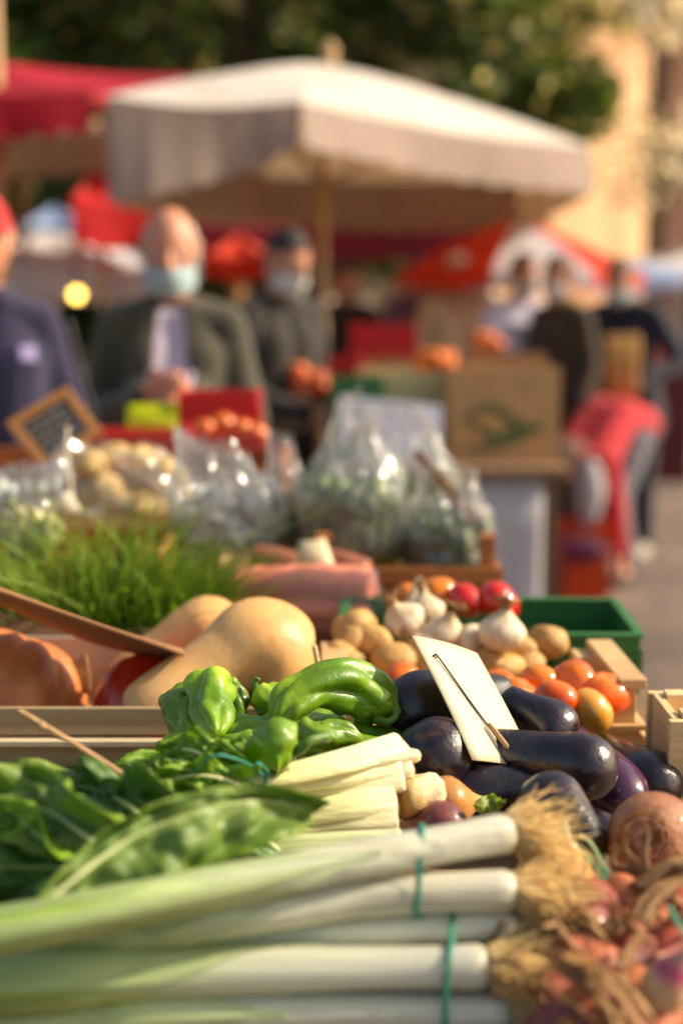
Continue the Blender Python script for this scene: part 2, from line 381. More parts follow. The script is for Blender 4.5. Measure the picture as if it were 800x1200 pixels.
def aubergine(p0, p1, Rm, label, bend=.0, roll=0, neck=.62, m=None, calyx=True, seed=0, stem=.03, fat=.3):
    Mx = frame(p0, p1, roll); L = (V(p1) - V(p0)).length
    n = 34; pts = []; rad = []
    for i in range(n):
        t = i / (n - 1); t = t ** 1.0
        s = 1 - math.cos(min(t, 1) * PI / 2) if False else t
        pts.append(V((bend * math.sin(PI * s), 0, s * L)))
        cap = math.sqrt(max(0, 1 - (1 - min(s / fat, 1)) ** 2.3))
        tp = lerp(1, neck, sm((s - fat * .8) / (1 - fat * .8)))
        end = math.sqrt(max(.08, 1 - max(0, (s - .94) / .06) ** 2))
        rad.append(max(.0015, Rm * cap * tp * end))
    mb = MB(); mb.tube(pts, rad, 40, prof=lambda t, th: 1 + .06 * nz((math.cos(th) * 1.2, math.sin(th) * 1.2, t * 2.6), 1, seed * 2.3) + .010 * math.cos(5 * th + seed) + .006 * nz((math.cos(th) * 4, math.sin(th) * 4, t * 9), 1, seed))
    o = mb.build('aubergine', m or AUB, Mx=Mx); tag(o, label, 'aubergine', 'aubergines heaped by the price card')
    if calyx:
        c = MB(); g = []
        for k in range(6):
            row = []
            for j in range(40):
                th = 2 * PI * j / 40
                ln = .014 + .034 * abs(math.cos(2.5 * th)) ** 1.6
                s = 1.0 - (k / 5) * ln / L
                i = s * (n - 1); i0 = min(int(i), n - 2); f = i - i0
                c0 = pts[i0].lerp(pts[i0 + 1], f); r = lerp(rad[i0], rad[i0 + 1], f) * (1.05 + .04 * (k == 5) * abs(math.cos(2.5 * th))) + .0012
                if k == 0: r = .010
                z = .004 if k == 0 else 0
                row.append(c0 + V((math.cos(th) * r, math.sin(th) * r, z)))
            g.append(row)
        c.sheet(g, al=lambda i, j: i / 5, close=True)
        cc = c.build('calyx', CALYX, o)
        s = MB(); e = pts[-1]
        s.tube(spline([e, e + V((0, 0, stem * .5)), e + V((stem * .3, 0, stem))], 7), [.010, .009, .008, .008, .0085, .010, .008], 10)
        s.build('stem', CALYX, cc)
    return o

def pepper(pts, Rm, label, seed=0, lobes=3, stem=None, wr=.14, blunt=.3, depth=.16, stem_r=.0045):
    """pts: world path from tip to shoulder; stem: list of world points continuing from the shoulder"""
    org = V(pts[0]); k = 40; path = spline(pts, k); rad = []
    for i in range(k):
        t = i / (k - 1)
        tip = math.sqrt(max(0, 1 - (1 - min(t / blunt, 1)) ** 2)) * lerp(.62, 1, sm(t / .75))
        sh = math.sqrt(max(0, 1 - max(0, (t - .86) / .14) ** 2.4))
        rad.append(max(.0012, Rm * tip * lerp(.35, 1, sh)))
    rs = random.Random(seed); ph = rs.random() * 6
    def prof(t, th):
        lob = abs(math.cos(lobes / 2 * (th + ph + 1.1 * math.sin(t * 2.2 + seed)))) ** .6
        return 1 - depth + depth * 1.25 * lob + wr * nz((math.cos(th) * 1.1, math.sin(th) * 1.1, t * 4.2), 1.2, seed * 3.1) + .05 * nz((math.cos(th) * 3, math.sin(th) * 3, t * 11), 1.0, seed) + .03 * nz((math.cos(th) * 5, math.sin(th) * 5, t * 22), 1.0, seed + 4)
    mb = MB(); mb.tube(path, rad, 44, prof=prof)
    o = mb.build('green_pepper', PEP, org=org); tag(o, label, 'green pepper', 'green peppers in a heap')
    if stem:
        s = MB(); sp = spline([path[-3]] + [V(p) for p in stem], 14)
        s.tube(sp, [lerp(stem_r * 1.9, stem_r, sm(i / 4)) * (1.25 if i > 11 else 1) for i in range(14)], 12, prof=lambda t, th: 1 + .1 * math.cos(5 * th))
        st = s.build('stem', PSTEM, o)
        c = MB(); d = (path[-1] - path[-4]).normalized(); q = V((0, 0, 1)).rotation_difference(d).to_matrix()
        g = [[path[-1] + q @ V((math.cos(a) * r, math.sin(a) * r, h)) for a in [2 * PI * j / 30 for j in range(30)]
              for r in [rr * (1 + (.12 * math.cos(6 * a) if rr > .006 else 0))]] for rr, h in ((.003, .004), (Rm * .35, .0035), (Rm * .62, -.001))]
        c.sheet(g, close=True); c.build('calyx', PSTEM, o, solid=.0015)
    return o

def bulb(name, c, axis, r, h, m, label, cat, group=None, neck=.25, seed=0, root=True, stalk=0, lob=0):
    """onion-like bulb centred at c, neck along axis"""
    axis = V(axis).normalized(); c = V(c); rs = random.Random(seed)
    Mx = frame(c - axis * h * .5, c + axis * h * .5, rs.random() * 6)
    zs = [0, .02, .08, .18, .32, .48, .62, .74, .84, .92, 1.0, 1.08]
    rr = [.05, .28, .58, .84, .99, 1.0, .86, .62, .40, neck * 1.1, neck * .8, neck * .6]
    path = [V((0.06 * r * math.sin(z * 4 + seed), .05 * r * math.cos(z * 3 + seed), z * h)) for z in zs]
    path2 = spline(path, 30)
    r2 = [float(np.interp(i / 29 * 11, range(12), rr)) * r for i in range(30)]
    mb = MB(); mb.tube(path2, r2, 24, prof=lambda t, th: 1 + .05 * nz((math.cos(th), math.sin(th), t * 2), 1.4, seed) + (lob * (abs(math.cos(4 * th + 2 * nz((0, 0, seed), 1))) - .6) * math.sin(PI * min(1, t * 1.2)) if lob else .012 * math.cos(11 * th + 3 * t)))
    o = mb.build(name, m, Mx=Mx); tag(o, label, cat, group)
    if root:
        rt = MB()
        for i in range(22):
            a = rs.random() * 6.28; q = r * .2 * math.sqrt(rs.random()); p = V((math.cos(a) * q, math.sin(a) * q, .002))
            rt.tube(spline([p, p + V((math.cos(a) * .004, math.sin(a) * .004, -.006)), p + V((math.cos(a) * .010 + rs.uniform(-.004, .004), math.sin(a) * .010, -.010 - .008 * rs.random()))], 4), .0006, 4)
        rt.build('roots', ROOT, o)
    if stalk:
        st = MB()
        for i in range(5):
            a = rs.random() * 6.28; q = V((math.cos(a), math.sin(a), 0)) * r * neck * .6
            b = V((0, 0, h * 1.0)) + q; w = V((rs.uniform(-.5, .5), rs.uniform(-.5, .5), 1)).normalized()
            pp = spline([b, b + w * stalk * .4, b + w * stalk * .7 + V((rs.uniform(-.01, .01), rs.uniform(-.01, .01), 0)), b + w * stalk + V((rs.uniform(-.02, .02), rs.uniform(-.02, .02), -.004))], 12)
            st.tube(pp, [lerp(.0045, .0018, j / 11) for j in range(12)], 7, sq=.35, prof=lambda t, th: 1 + .25 * nz((th, t * 8, seed + i), 1.3), tw=3)
        st.build('dry_stalk', HUSK, o)
    return o

def husk_flake(c, ax, w, l, label, seed, curl=1.2, group='loose papery husks among the shallots'):
    rs = random.Random(seed); Mx = frame(c, V(c) + V(ax), rs.random() * 6)
    g = [[V((math.sin((j / 8 - .5) * curl) * w * math.sin(PI * min(.97, max(.05, i / 12))) ** .6, (1 - math.cos((j / 8 - .5) * curl)) * w + .004 * nz((i * .6, j * .6, seed), 1), i / 12 * l + .006 * math.sin(j)))
          for j in range(9)] for i in range(13)]
    mb = MB(); mb.sheet(g, al=lambda i, j: i / 12)
    o = mb.build('onion_husk', HUSK, Mx=Mx); tag(o, label, 'onion husk', group); return o

def tomato(c, r, m, label, seed, group, calyx=False, flat=.82):
    rs = random.Random(seed)
    def fn(d):
        th = math.atan2(d.y, d.x); rad = math.hypot(d.x, d.y)
        return 1 + .03 * math.cos(5 * th + seed) * rad * (0.4 + .6 * max(0, d.z)) - .16 * math.exp(-(rad / .22) ** 2) * (d.z > 0) + .02 * nz(d, 1.5, seed)
    Mx = Matrix.Translation(c) @ (Quaternion((0, 0, 1), rs.random() * 6) @ Quaternion((1, 0, 0), rs.uniform(-1.0, 1.0)) @ Quaternion((0, 1, 0), rs.uniform(-.9, .9))).to_matrix().to_4x4()
    o = MB().blob((0, 0, 0), (r, r, r * flat), 28, 18, fn).build('tomato', m, Mx=Mx); tag(o, label, 'tomato', group)
    return o

def potato(name, c, r, m, label, cat, seed, group):
    rs = random.Random(seed)
    Mx = Matrix.Translation(c) @ (Quaternion((0, 0, 1), rs.random() * 6) @ Quaternion((1, 0, 0), rs.uniform(-.5, .5))).to_matrix().to_4x4()
    fn = lambda d: 1 + .14 * nz(d, 1.3, seed * 1.7) + .02 * nz(d, 5, seed)
    o = MB().blob((0, 0, 0), (r * 1.22, r, r * .88), 20, 14, fn).build(name, m, Mx=Mx); tag(o, label, cat, group); return o

def leaf_mb(mb, path, wfun, normal, seed, curl=.0, ruffle=.02, crink=.006, nu=34, nv=22, fold=0, freq=9, ripple=1.0, cf=1.0, asym=(1, 1)):
    path = spline(path, nu); rib = []
    g = []; nrm = V(normal)
    for i in range(nu):
        t = i / (nu - 1); tan = (path[min(i + 1, nu - 1)] - path[max(i - 1, 0)]).normalized()
        n = (nrm - tan * nrm.dot(tan)).normalized(); b = tan.cross(n); w = wfun(t)
        row = []
        for j in range(nv):
            s = j / (nv - 1) * 2 - 1; a = abs(s)
            bow = curl * w * s * s + fold * w * a
            wav = ruffle * a ** 1.6 * math.sin(freq * t * 6.28 * .5 + (2.0 if s > 0 else 0) + 2.5 * nz((t * 3, a, seed), 1)) * ripple
            cr = crink * (nz((t * 15 * cf, s * 2.6 * cf, seed), 1) + .7 * cf * nz((t * 32 * cf, s * 5 * cf, seed + 3), 1)) * min(1, a * 5)
            vein = -.10 * crink * abs(math.sin((t * 7 - a * 2.0 + nz((t * 3, a * 2, seed), 1)) * PI)) * min(1, a * 4)
            edge = 1 + .05 * nz((t * 12, s, seed), 1.5)
            row.append(path[i] + b * (s * w * asym[1 if s > 0 else 0] * edge * (1 - .12 * abs(bow) / max(w, 1e-4))) + n * (bow + wav + cr + vein))
        g.append(row)
    mb.sheet(g, al=lambda i, j: abs(j / (nv - 1) * 2 - 1), u=lambda i, j: i / (nu - 1))
    return path

def leek(pix, label, rr, rl, seed, nroot=270):
    path = [Z(*p) for p in pix]; org = path[0].copy(); pp = spline(path, 40)
    rad = [lerp(rr, rl, sm(i / 39)) * (1 + .10 * math.exp(-((i - 1.5) / 2.2) ** 2)) for i in range(40)]
    rad[0] *= .82
    mb = MB()
    mb.tube(pp, rad, 28, prof=lambda t, th: 1 + .03 * nz((math.cos(th), math.sin(th), t * 4), 1.2, seed) + (.05 * t * math.cos(2 * th + seed)) + .012 * math.cos(9 * th + seed) + .006 * math.cos(23 * th + seed))
    o = mb.build('leek', LEEK, org=org); tag(o, label, 'leek', 'leeks tied in bundles')
    # outer leaf sheaths wrapping the shaft
    rs = random.Random(seed)
    for q in range(3):
        s0 = .30 + .13 * q + rs.uniform(-.05, .05); a0 = rs.random() * 6.28; L = MB(); g = []
        for i in range(22):
            t = s0 + (1 - s0) * i / 21; x = t * 39; i0 = min(int(x), 38); c = pp[i0].lerp(pp[i0 + 1], x - i0); r = lerp(rad[i0], rad[i0 + 1], x - i0)
            tan = (pp[min(i0 + 2, 39)] - pp[max(i0 - 1, 0)]).normalized(); n = V((0, 0, 1)); n = (n - tan * n.dot(tan)).normalized(); b = tan.cross(n)
            wid = 1.9 * sm(i / 7) + .12
            lift = 1.045 + .02 * q + .10 * max(0, i / 21 - .4)
            g.append([c + (n * math.cos(a0 + (j / 12 - .5) * wid * 2) + b * math.sin(a0 + (j / 12 - .5) * wid * 2)) * (r * lift + .0012 * math.cos(j * 1.3 + q)) for j in range(13)])
        L.sheet(g, al=lambda i, j: s0 * .5 + (1 - s0 * .5) * i / 21)
        L.build('leaf', LEEKL, o)
    d = (pp[0] - pp[3]).normalized(); n = V((0, 0, 1)); n = (n - d * n.dot(d)).normalized(); b = d.cross(n)
    R_ = MB()
    for i in range(nroot):
        a = rs.random() * 6.28; q = rad[2] * .95 * math.sqrt(rs.random()); c = pp[0] + (n * math.cos(a) + b * math.sin(a)) * q + d * .001
        o_ = (n * math.cos(a) + b * math.sin(a)) * (.35 * q / rad[2]); l = rs.uniform(.016, .056)
        w1 = V((rs.uniform(-1, 1), rs.uniform(-1, 1), rs.uniform(-1.2, .2))) * .6; w2 = V((rs.uniform(-1, 1), rs.uniform(-1, 1), rs.uniform(-1.2, .5))) * .9
        d1 = (d + o_ + w1 * .6).normalized(); d2 = (d1 + w2).normalized()
        R_.tube(spline([c, c + d1 * l * .4, c + d1 * l * .7 + d2 * l * .1, c + d1 * l * .8 + d2 * l * .5], 6), [.0012, .0011, .0010, .0009, .0007, .0004], 3, caps=False)
    R_.blob(pp[0], rad[2] * .8, 12, 8)
    R_.build('roots', ROOT, o)
    return o, pp, rad

def band(name, centres, rads, axis, label, w=.0035, th=.0012, pad=.002, mtl=None, knot=None, cat='tie'):
    """closed band around the hull of circles in the plane across axis"""
    axis = V(axis).normalized(); n = V((0, 0, 1)); n = (n - axis * n.dot(axis)).normalized(); b = axis.cross(n)
    c0 = sum((V(c) for c in centres), V()) / len(centres)
    pts2 = []
    for c, r in zip(centres, rads):
        q = V(c) - c0
        for k in range(36):
            a = 2 * PI * k / 36; pts2.append((q.dot(n) + (r + pad) * math.cos(a), q.dot(b) + (r + pad) * math.sin(a)))
    pts2 = sorted(set(pts2))
    def half(ps):
        h = []
        for p in ps:
            while len(h) > 1 and (h[-1][0] - h[-2][0]) * (p[1] - h[-2][1]) - (h[-1][1] - h[-2][1]) * (p[0] - h[-2][0]) <= 0: h.pop()
            h.append(p)
        return h
    hull = half(pts2)[:-1] + half(pts2[::-1])[:-1]
    mb = MB(); g = []
    for k, (x, y) in enumerate(hull + hull[:1]):
        p = c0 + n * x + b * y; out = (n * x + b * y).normalized()
        wob = axis * (.0015 * math.sin(k * .35))
        g.append([p + axis * w * .5 + wob, p + axis * w * .5 + out * th + wob, p - axis * w * .5 + out * th + wob, p - axis * w * .5 + wob, p + axis * w * .5 + wob])
    mb.sheet(g)
    if knot:
        for q in knot: mb.tube(spline(q, 8), .0013, 6)
    o = mb.build(name, mtl or TIE, org=c0); tag(o, label, cat); return o

def wood_crate(label, x0, x1, y0, y1, z0, z1, m=WOOD, rot=0, nslat=2, gap=.012, t=.008, post=.022, rail=None, cat='wooden crate', sides='fblr', top=None, group=None, posth=None, name='wooden_crate'):
    cx, cy = (x0 + x1) / 2, (y0 + y1) / 2; wx, wy, h = x1 - x0, y1 - y0, z1 - z0
    e = empty(name, label, cat, (cx, cy, z0), group); e.rotation_euler.z = rot; e['_org'] = (0., 0., 0.)
    def slats(a, b, axis):
        mb = MB(); hh = (h - gap * (nslat - 1)) / nslat
        for k in range(nslat):
            zc = hh / 2 + k * (hh + gap)
            if axis == 'x': mb.box(((a[0] + b[0]) / 2, a[1], zc), (abs(b[0] - a[0]), t, hh))
            else: mb.box((a[0], (a[1] + b[1]) / 2, zc), (t, abs(b[1] - a[1]), hh))
        return mb
    if 'f' in sides: slats((-wx / 2, -wy / 2), (wx / 2, -wy / 2), 'x').build('front_panel', m, e, smooth=False, bevel=.0012)
    if 'b' in sides: slats((-wx / 2, wy / 2), (wx / 2, wy / 2), 'x').build('back_panel', m, e, smooth=False, bevel=.0012)
    for s, k in ((-1, 'l'), (1, 'r')):
        if k in sides: slats((s * (wx / 2 - t * .55 - .004), -wy / 2 + t * .6), (s * (wx / 2 - t * .55 - .004), wy / 2 - t * .6), 'y').build('side_panel', m, e, smooth=False, bevel=.0012)
    mb = MB(); nb = max(2, int(wy / .09))
    for k in range(nb): mb.box((0, -wy / 2 + t + (wy - 2 * t) * (k + .5) / nb, .004), (wx - 2 * t - .012, (wy - 2 * t) / nb - .008, .005))
    mb.build('base_slats', m, e, smooth=False)
    ph = posth or h + .006
    for sx in (-1, 1):
        for sy in (-1, 1):
            pb = MB(); xx = sx * (wx / 2 - t - post / 2 - .006); yy = sy * (wy / 2 - t / 2 - post / 2 - .002)
            pb.box((xx, yy, ph / 2 + .003), (post, post, ph)); pb.build('corner_post', m, e, smooth=False, bevel=.0012)
    return e

def plastic_crate(label, x0, x1, y0, y1, z0, z1, m, rot=0, group=None, cat='plastic crate', cut=None):
    cx, cy = (x0 + x1) / 2, (y0 + y1) / 2; wx, wy, h = x1 - x0, y1 - y0, z1 - z0
    e = empty('plastic_crate', label, cat, (cx, cy, z0), group); e.rotation_euler.z = rot; e['_org'] = (0., 0., 0.)
    t = .004
    def wall(L, horiz, off, nm, hh=h):
        mb = MB(); n = max(4, int(L / .022))
        def bx(c, s): mb.box(c if horiz else (c[1], c[0], c[2]), s if horiz else (s[1], s[0], s[2]))
        bx((0, off, hh * .10), (L, t, hh * .2)); bx((0, off, hh * .88), (L, t, hh * .22))
        for k in range(n + 1): bx((-L / 2 + L * k / n, off, hh * .49), (.010, t * .98, hh * .6))
        bx((0, off * .992, hh * .5), (L * .995, t * .4, hh * .9))
        mb.build(nm, m, e, smooth=False)
    wall(wx, True, -wy / 2, 'front_wall'); wall(wx, True, wy / 2, 'back_wall')
    wall(wy - .012, False, -wx / 2, 'side_wall'); wall(wy - .012, False, wx / 2, 'side_wall')
    b = MB(); b.box((0, 0, .003), (wx - .01, wy - .01, .005)); b.build('base', m, e, smooth=False)
    r = MB(); w = .014
    for a, c in (((-wx / 2 - .004, -wy / 2), (wx / 2 + .004, -wy / 2)), ((-wx / 2 - .004, wy / 2), (wx / 2 + .004, wy / 2))): r.bar((a[0], a[1], h + .002), (c[0], c[1], h + .002), w, .006)
    for s in (-1, 1): r.bar((s * wx / 2, -wy / 2 + w / 2 + .0005, h + .002), (s * wx / 2, wy / 2 - w / 2 - .0005, h + .002), w, .006)
    r.build('rim', m, e, smooth=False, bevel=.0015)
    return e

# ------------------------------------------------------------------ STALL TABLE
def stall_table(label, x0, x1, y0, y1, z, cloth=None):
    e = empty('market_table', label, 'market table', ((x0 + x1) / 2, (y0 + y1) / 2, 0))
    mb = MB(); n = max(2, int((y1 - y0) / .16))
    for k in range(n):
        yy = y0 + (y1 - y0) * (k + .5) / n; mb.box(((x0 + x1) / 2, yy, z - .012), (x1 - x0, (y1 - y0) / n - .004, .024))
    mb.build('tabletop', TABLE, e, smooth=False, bevel=.002)
    for xx in (x0 + .06, x1 - .06):
        for yy in (y0 + .06, y1 - .06):
            l = MB(); l.box((xx, yy, (z - .026) / 2), (.045, .045, z - .026)); l.build('leg', TABLE, e, smooth=False, bevel=.002)
    return e
stall_table('plank market table carrying the leeks and aubergines, nearest the viewer', -1.2, .60, .68, 1.585, .93)
stall_table('plank market table carrying the tomato and garlic crates, behind the leeks', -1.5, .43, 1.60, 2.30, .93)
stall_table('plank market table carrying the salad bags and potatoes', -1.5, .288, 2.32, 3.35, .93)

# ------------------------------------------------------------------ LEEKS
leeks = []
for pix, lab, rr, rl, sd in [
    ([(598, 976, 1.060), (450, 1002, 1.060), (250, 1042, 1.052), (60, 1080, 1.045), (-80, 1105, 1.04)], 'uppermost white leek of the stack, its root tuft highest and farthest from the viewer', .0150, .0150, 1),
    ([(603, 1044, 1.026), (430, 1052, 1.026), (250, 1078, 1.02), (100, 1090, 1.01), (-80, 1102, 1.01)], 'thick leek second from the top, its shank turning bright green at mid length', .0152, .0175, 2),
    ([(608, 1084, .996), (430, 1092, .995), (270, 1104, .990), (100, 1122, .984), (-80, 1135, .978)], 'slim white leek wedged third from the top of the stack', .0135, .0135, 3),
    ([(572, 1134, .984), (400, 1136, .982), (200, 1142, .98), (60, 1150, .982), (-90, 1158, .98)], 'stout leek with dull olive green leaves at lower left, fourth from the top', .0155, .0235, 4),
    ([(592, 1158, .958), (420, 1166, .957), (300, 1174, .952), (100, 1190, .945), (-80, 1200, .945)], 'thinnest leek, low in the stack beneath the olive green one', .0115, .0130, 5),
    ([(600, 1191, .950), (400, 1187, .950), (200, 1190, .95), (0, 1198, .948), (-80, 1202, .948)], 'lowest leek along the bottom edge of the picture', .0150, .0165, 6)]:
    leeks.append(leek(pix, lab, rr, rl, sd))
def at_px(L, px):
    pp, rad = L[1], L[2]; best = min(range(40), key=lambda i: abs(400 + F * (pp[i].x / (pp[i] - CAM).dot(FWD)) - px)); return pp[best], rad[best]
def tie_leeks(ids, px, label, kn=None):
    cs, rs_ = zip(*[at_px(leeks[i], px) for i in ids]); p = leeks[ids[0]][1]; return band('rubber_tie', cs, rs_, V((1, -.12, 0)), label, knot=kn, w=.0045, th=.0012, pad=.0018)
tie_leeks((0, 1), 492, 'teal tie pinching the upper pair of leeks together')
tie_leeks((2, 3, 4, 5), 523, 'teal tie around the lower leeks near their roots')

# ------------------------------------------------------------------ CHARD
def chard_stem(mb, pix, r0, r1, seed, sq=.62, up=(0, -.5, 1)):
    path = spline([Z(*p) for p in pix], 24)
    def prof(t, th):
        groove = .36 * max(0, math.cos(th)) ** 3
        return 1 - groove * (1 - .25 * t) + .030 * math.cos(9 * th + seed) + .02 * nz((math.cos(th), math.sin(th), t * 5), 1.3, seed)
    mb.tube(path, [lerp(r0, r1, sm(i / 23)) for i in range(24)], 36, prof=prof, sq=sq, up=up)
    return path
def cut_face(path, r, sq, up, root):
    d = (path[0] - path[2]).normalized(); n = V(up); n = (n - d * n.dot(d)).normalized(); b = d.cross(n)
    c = MB(); g = [[path[0] + d * .0012 + (n * math.cos(a) * sq * (1 - .36 * max(0, math.cos(a)) ** 3) + b * math.sin(a)) * r * q for a in [2 * PI * j / 26 for j in range(26)]] for q in (.02, .5, .93)]
    c.sheet(g, close=True); c.build('cut_end', CUT, root)
org = Z(395, 905, 1.03)
chA = empty('chard_bunch', 'bunch of swiss chard with thick cream stalks cut square, below the green peppers', 'swiss chard', org, 'bunches of swiss chard')
specs = [([(470, 873, 1.058), (400, 893, 1.056), (318, 911, 1.052), (230, 916, 1.05)], .0150, .010, 1, (-.25, -.75, .8)),
         ([(478, 892, 1.046), (400, 905, 1.044), (318, 916, 1.042), (230, 922, 1.04)], .0175, .011, 2, (0, -.7, .7)),
         ([(472, 910, 1.036), (400, 918, 1.034), (318, 920, 1.034), (240, 926, 1.03)], .0150, .010, 3, (0, -.9, .5)),
         ([(470, 924, 1.018), (400, 930, 1.022), (318, 924, 1.026), (240, 929, 1.02)], .0130, .009, 4, (0, -1, .4)),
         ([(485, 884, 1.050), (430, 893, 1.050), (335, 908, 1.046), (240, 914, 1.05)], .0130, .008, 7, (.2, .3, 1))]
for pix, r0, r1, sd, up in specs:
    mb = MB(); pth = chard_stem(mb, pix, r0, r1, sd, up=up); s = mb.build('stalk', STEMC, chA); cut_face(pth, r0, .62, up, s)
for k, (path, w, nrm, sd, rf) in enumerate([
    ([(300, 918, 1.055), (270, 900, 1.075), (225, 893, 1.082), (165, 908, 1.07)], .020, (.3, -.8, .5), 26, .012),
    ([(260, 920, 1.05), (215, 900, 1.072), (160, 890, 1.08), (120, 905, 1.07)], .020, (-.3, -.7, .6), 27, .012),
    ([(305, 914, 1.05), (255, 885, 1.075), (190, 876, 1.08), (110, 900, 1.06)], .030, (.1, -.7, .7), 21, .010),
    ([(300, 912, 1.05), (250, 876, 1.085), (215, 862, 1.09), (190, 880, 1.07)], .026, (-.2, -.8, .5), 22, .009),
    ([(296, 917, 1.05), (270, 892, 1.07), (245, 885, 1.08), (175, 915, 1.06)], .026, (.2, -.75, .6), 23, .009),
    ([(310, 918, 1.05), (240, 905, 1.065), (170, 905, 1.06), (90, 915, 1.05)], .026, (0, -.6, .8), 24, .008),
    ([(296, 908, 1.052), (275, 876, 1.082), (262, 862, 1.095), (240, 872, 1.08)], .020, (.3, -.7, .5), 25, .008)]):
    mb = MB(); pth = leaf_mb(mb, [Z(p[0], p[1] + 17, p[2] - .014) for p in path], lambda t, w=w: .84 * w * (math.sin(PI * min(1, .12 + t * .86)) ** .7), nrm, sd, curl=(.5, -.5, -.35, .3, -.2, .2, -.4)[k], ruffle=rf * 1.3, crink=.013, freq=7)
    lf = mb.build('leaf', CHARDL, chA, solid=.0005)
    rb = MB(); rb.tube([p + V((0, 0, .0006)) for p in pth[:-3]], [lerp(.0028, .0008, i / (len(pth) - 4)) for i in range(len(pth) - 3)], 8); rb.build('midrib', STEMC, lf)
cs = [Z(317, 913, 1.05), Z(317, 921, 1.032)]
band('rubber_tie', cs, [.0135, .0135], V((1, -.12, -.03)), 'teal tie around the cream chard stalks', w=.0035,
     knot=[[Z(308, 908, 1.068), Z(285, 893, 1.085), Z(250, 885, 1.1), Z(228, 905, 1.075)], [Z(314, 905, 1.066), Z(306, 896, 1.08), Z(300, 895, 1.085)]])

org = Z(400, 955, 1.0)
chB = empty('chard_bunch', 'lower bunch of swiss chard with broad dark leaves spreading beside the leeks', 'swiss chard', org, 'bunches of swiss chard')
for pix, r0, r1, sd, up in [([(462, 938, 1.018), (420, 944, 1.018), (370, 953, 1.014), (290, 968, 1.005)], .0150, .011, 5, (.15, -.9, .5)),
                            ([(464, 956, 1.006), (420, 960, 1.006), (360, 966, 1.004), (270, 985, 1.0)], .0150, .010, 6, (.1, -.9, .5)),
                            ([(470, 986, .998), (400, 988, 1.0), (330, 992, 1.0), (250, 1004, .99)], .0110, .008, 8, (0, -.8, .6)),
                            ([(420, 999, .99), (370, 1001, .99), (310, 1004, .99), (230, 1012, .985)], .0080, .007, 9, (0, -.8, .6))]:
    mb = MB(); pth = chard_stem(mb, pix, r0, r1, sd, up=up); s = mb.build('stalk', STEMC if sd < 8 else STEMW, chB); cut_face(pth, r0, .62, up, s)
# big front leaf, its rib climbing from lower left to the upper right tip
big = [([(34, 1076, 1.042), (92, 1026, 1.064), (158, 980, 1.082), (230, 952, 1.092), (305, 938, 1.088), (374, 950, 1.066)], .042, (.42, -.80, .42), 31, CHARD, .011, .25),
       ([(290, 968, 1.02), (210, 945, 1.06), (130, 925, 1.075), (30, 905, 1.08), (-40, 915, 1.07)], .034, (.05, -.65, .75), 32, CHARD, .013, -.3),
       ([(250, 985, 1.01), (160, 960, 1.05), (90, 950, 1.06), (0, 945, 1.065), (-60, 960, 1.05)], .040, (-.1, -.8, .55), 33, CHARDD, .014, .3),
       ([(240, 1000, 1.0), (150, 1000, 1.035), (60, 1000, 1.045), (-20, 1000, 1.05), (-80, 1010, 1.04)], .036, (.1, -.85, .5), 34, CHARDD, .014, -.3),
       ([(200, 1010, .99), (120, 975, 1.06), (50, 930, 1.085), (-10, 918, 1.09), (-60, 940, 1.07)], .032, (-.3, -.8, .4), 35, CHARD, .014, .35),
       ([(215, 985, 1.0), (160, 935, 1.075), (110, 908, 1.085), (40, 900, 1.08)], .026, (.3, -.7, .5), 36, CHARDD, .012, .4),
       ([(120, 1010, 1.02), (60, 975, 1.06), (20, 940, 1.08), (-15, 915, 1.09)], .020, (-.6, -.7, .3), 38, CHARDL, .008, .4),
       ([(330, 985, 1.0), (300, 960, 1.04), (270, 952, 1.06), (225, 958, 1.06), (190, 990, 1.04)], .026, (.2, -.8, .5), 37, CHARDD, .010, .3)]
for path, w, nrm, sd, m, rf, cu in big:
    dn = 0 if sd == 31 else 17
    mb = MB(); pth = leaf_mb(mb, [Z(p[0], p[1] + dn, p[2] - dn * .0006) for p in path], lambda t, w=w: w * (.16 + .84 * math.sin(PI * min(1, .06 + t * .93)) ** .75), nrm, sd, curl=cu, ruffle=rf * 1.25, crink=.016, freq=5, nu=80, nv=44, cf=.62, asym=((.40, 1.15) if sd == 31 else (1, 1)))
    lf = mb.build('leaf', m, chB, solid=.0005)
    nn = V(nrm).normalized()
    kk = int(len(pth) * .62); rb = MB(); rb.tube([p + nn * .0008 for p in pth[:kk]], [lerp(.0030, .0007, i / (kk - 1)) for i in range(kk)], 8); rb.build('midrib', STEMW, lf)

# wooden sign stick lying over the chard
def stick(p0, p1, r, label, name='wooden_stick', m=STICK, n=16, jit=.001):
    pp = spline([p0, V(p0).lerp(V(p1), .5) + V((0, 0, .001)), p1], n)
    o = MB().tube(pp, [r * (.55 if i == 0 else 1) for i in range(n)], 10, prof=lambda t, th: 1 + .08 * nz((th, t * 9, 0), 1)).build(name, m, org=V(p0)); return tag(o, label, 'stick')
st = stick(Z(18, 831, 1.135), Z(178, 930, 1.060), .0028, 'thin wooden stick slanting over the chard at left')
kn = MB(); kn.blob(Z(49, 851, 1.121), (.0042, .0042, .0042), 10, 8); kn.build('knot', STICK, st, org=V(st['_org']))

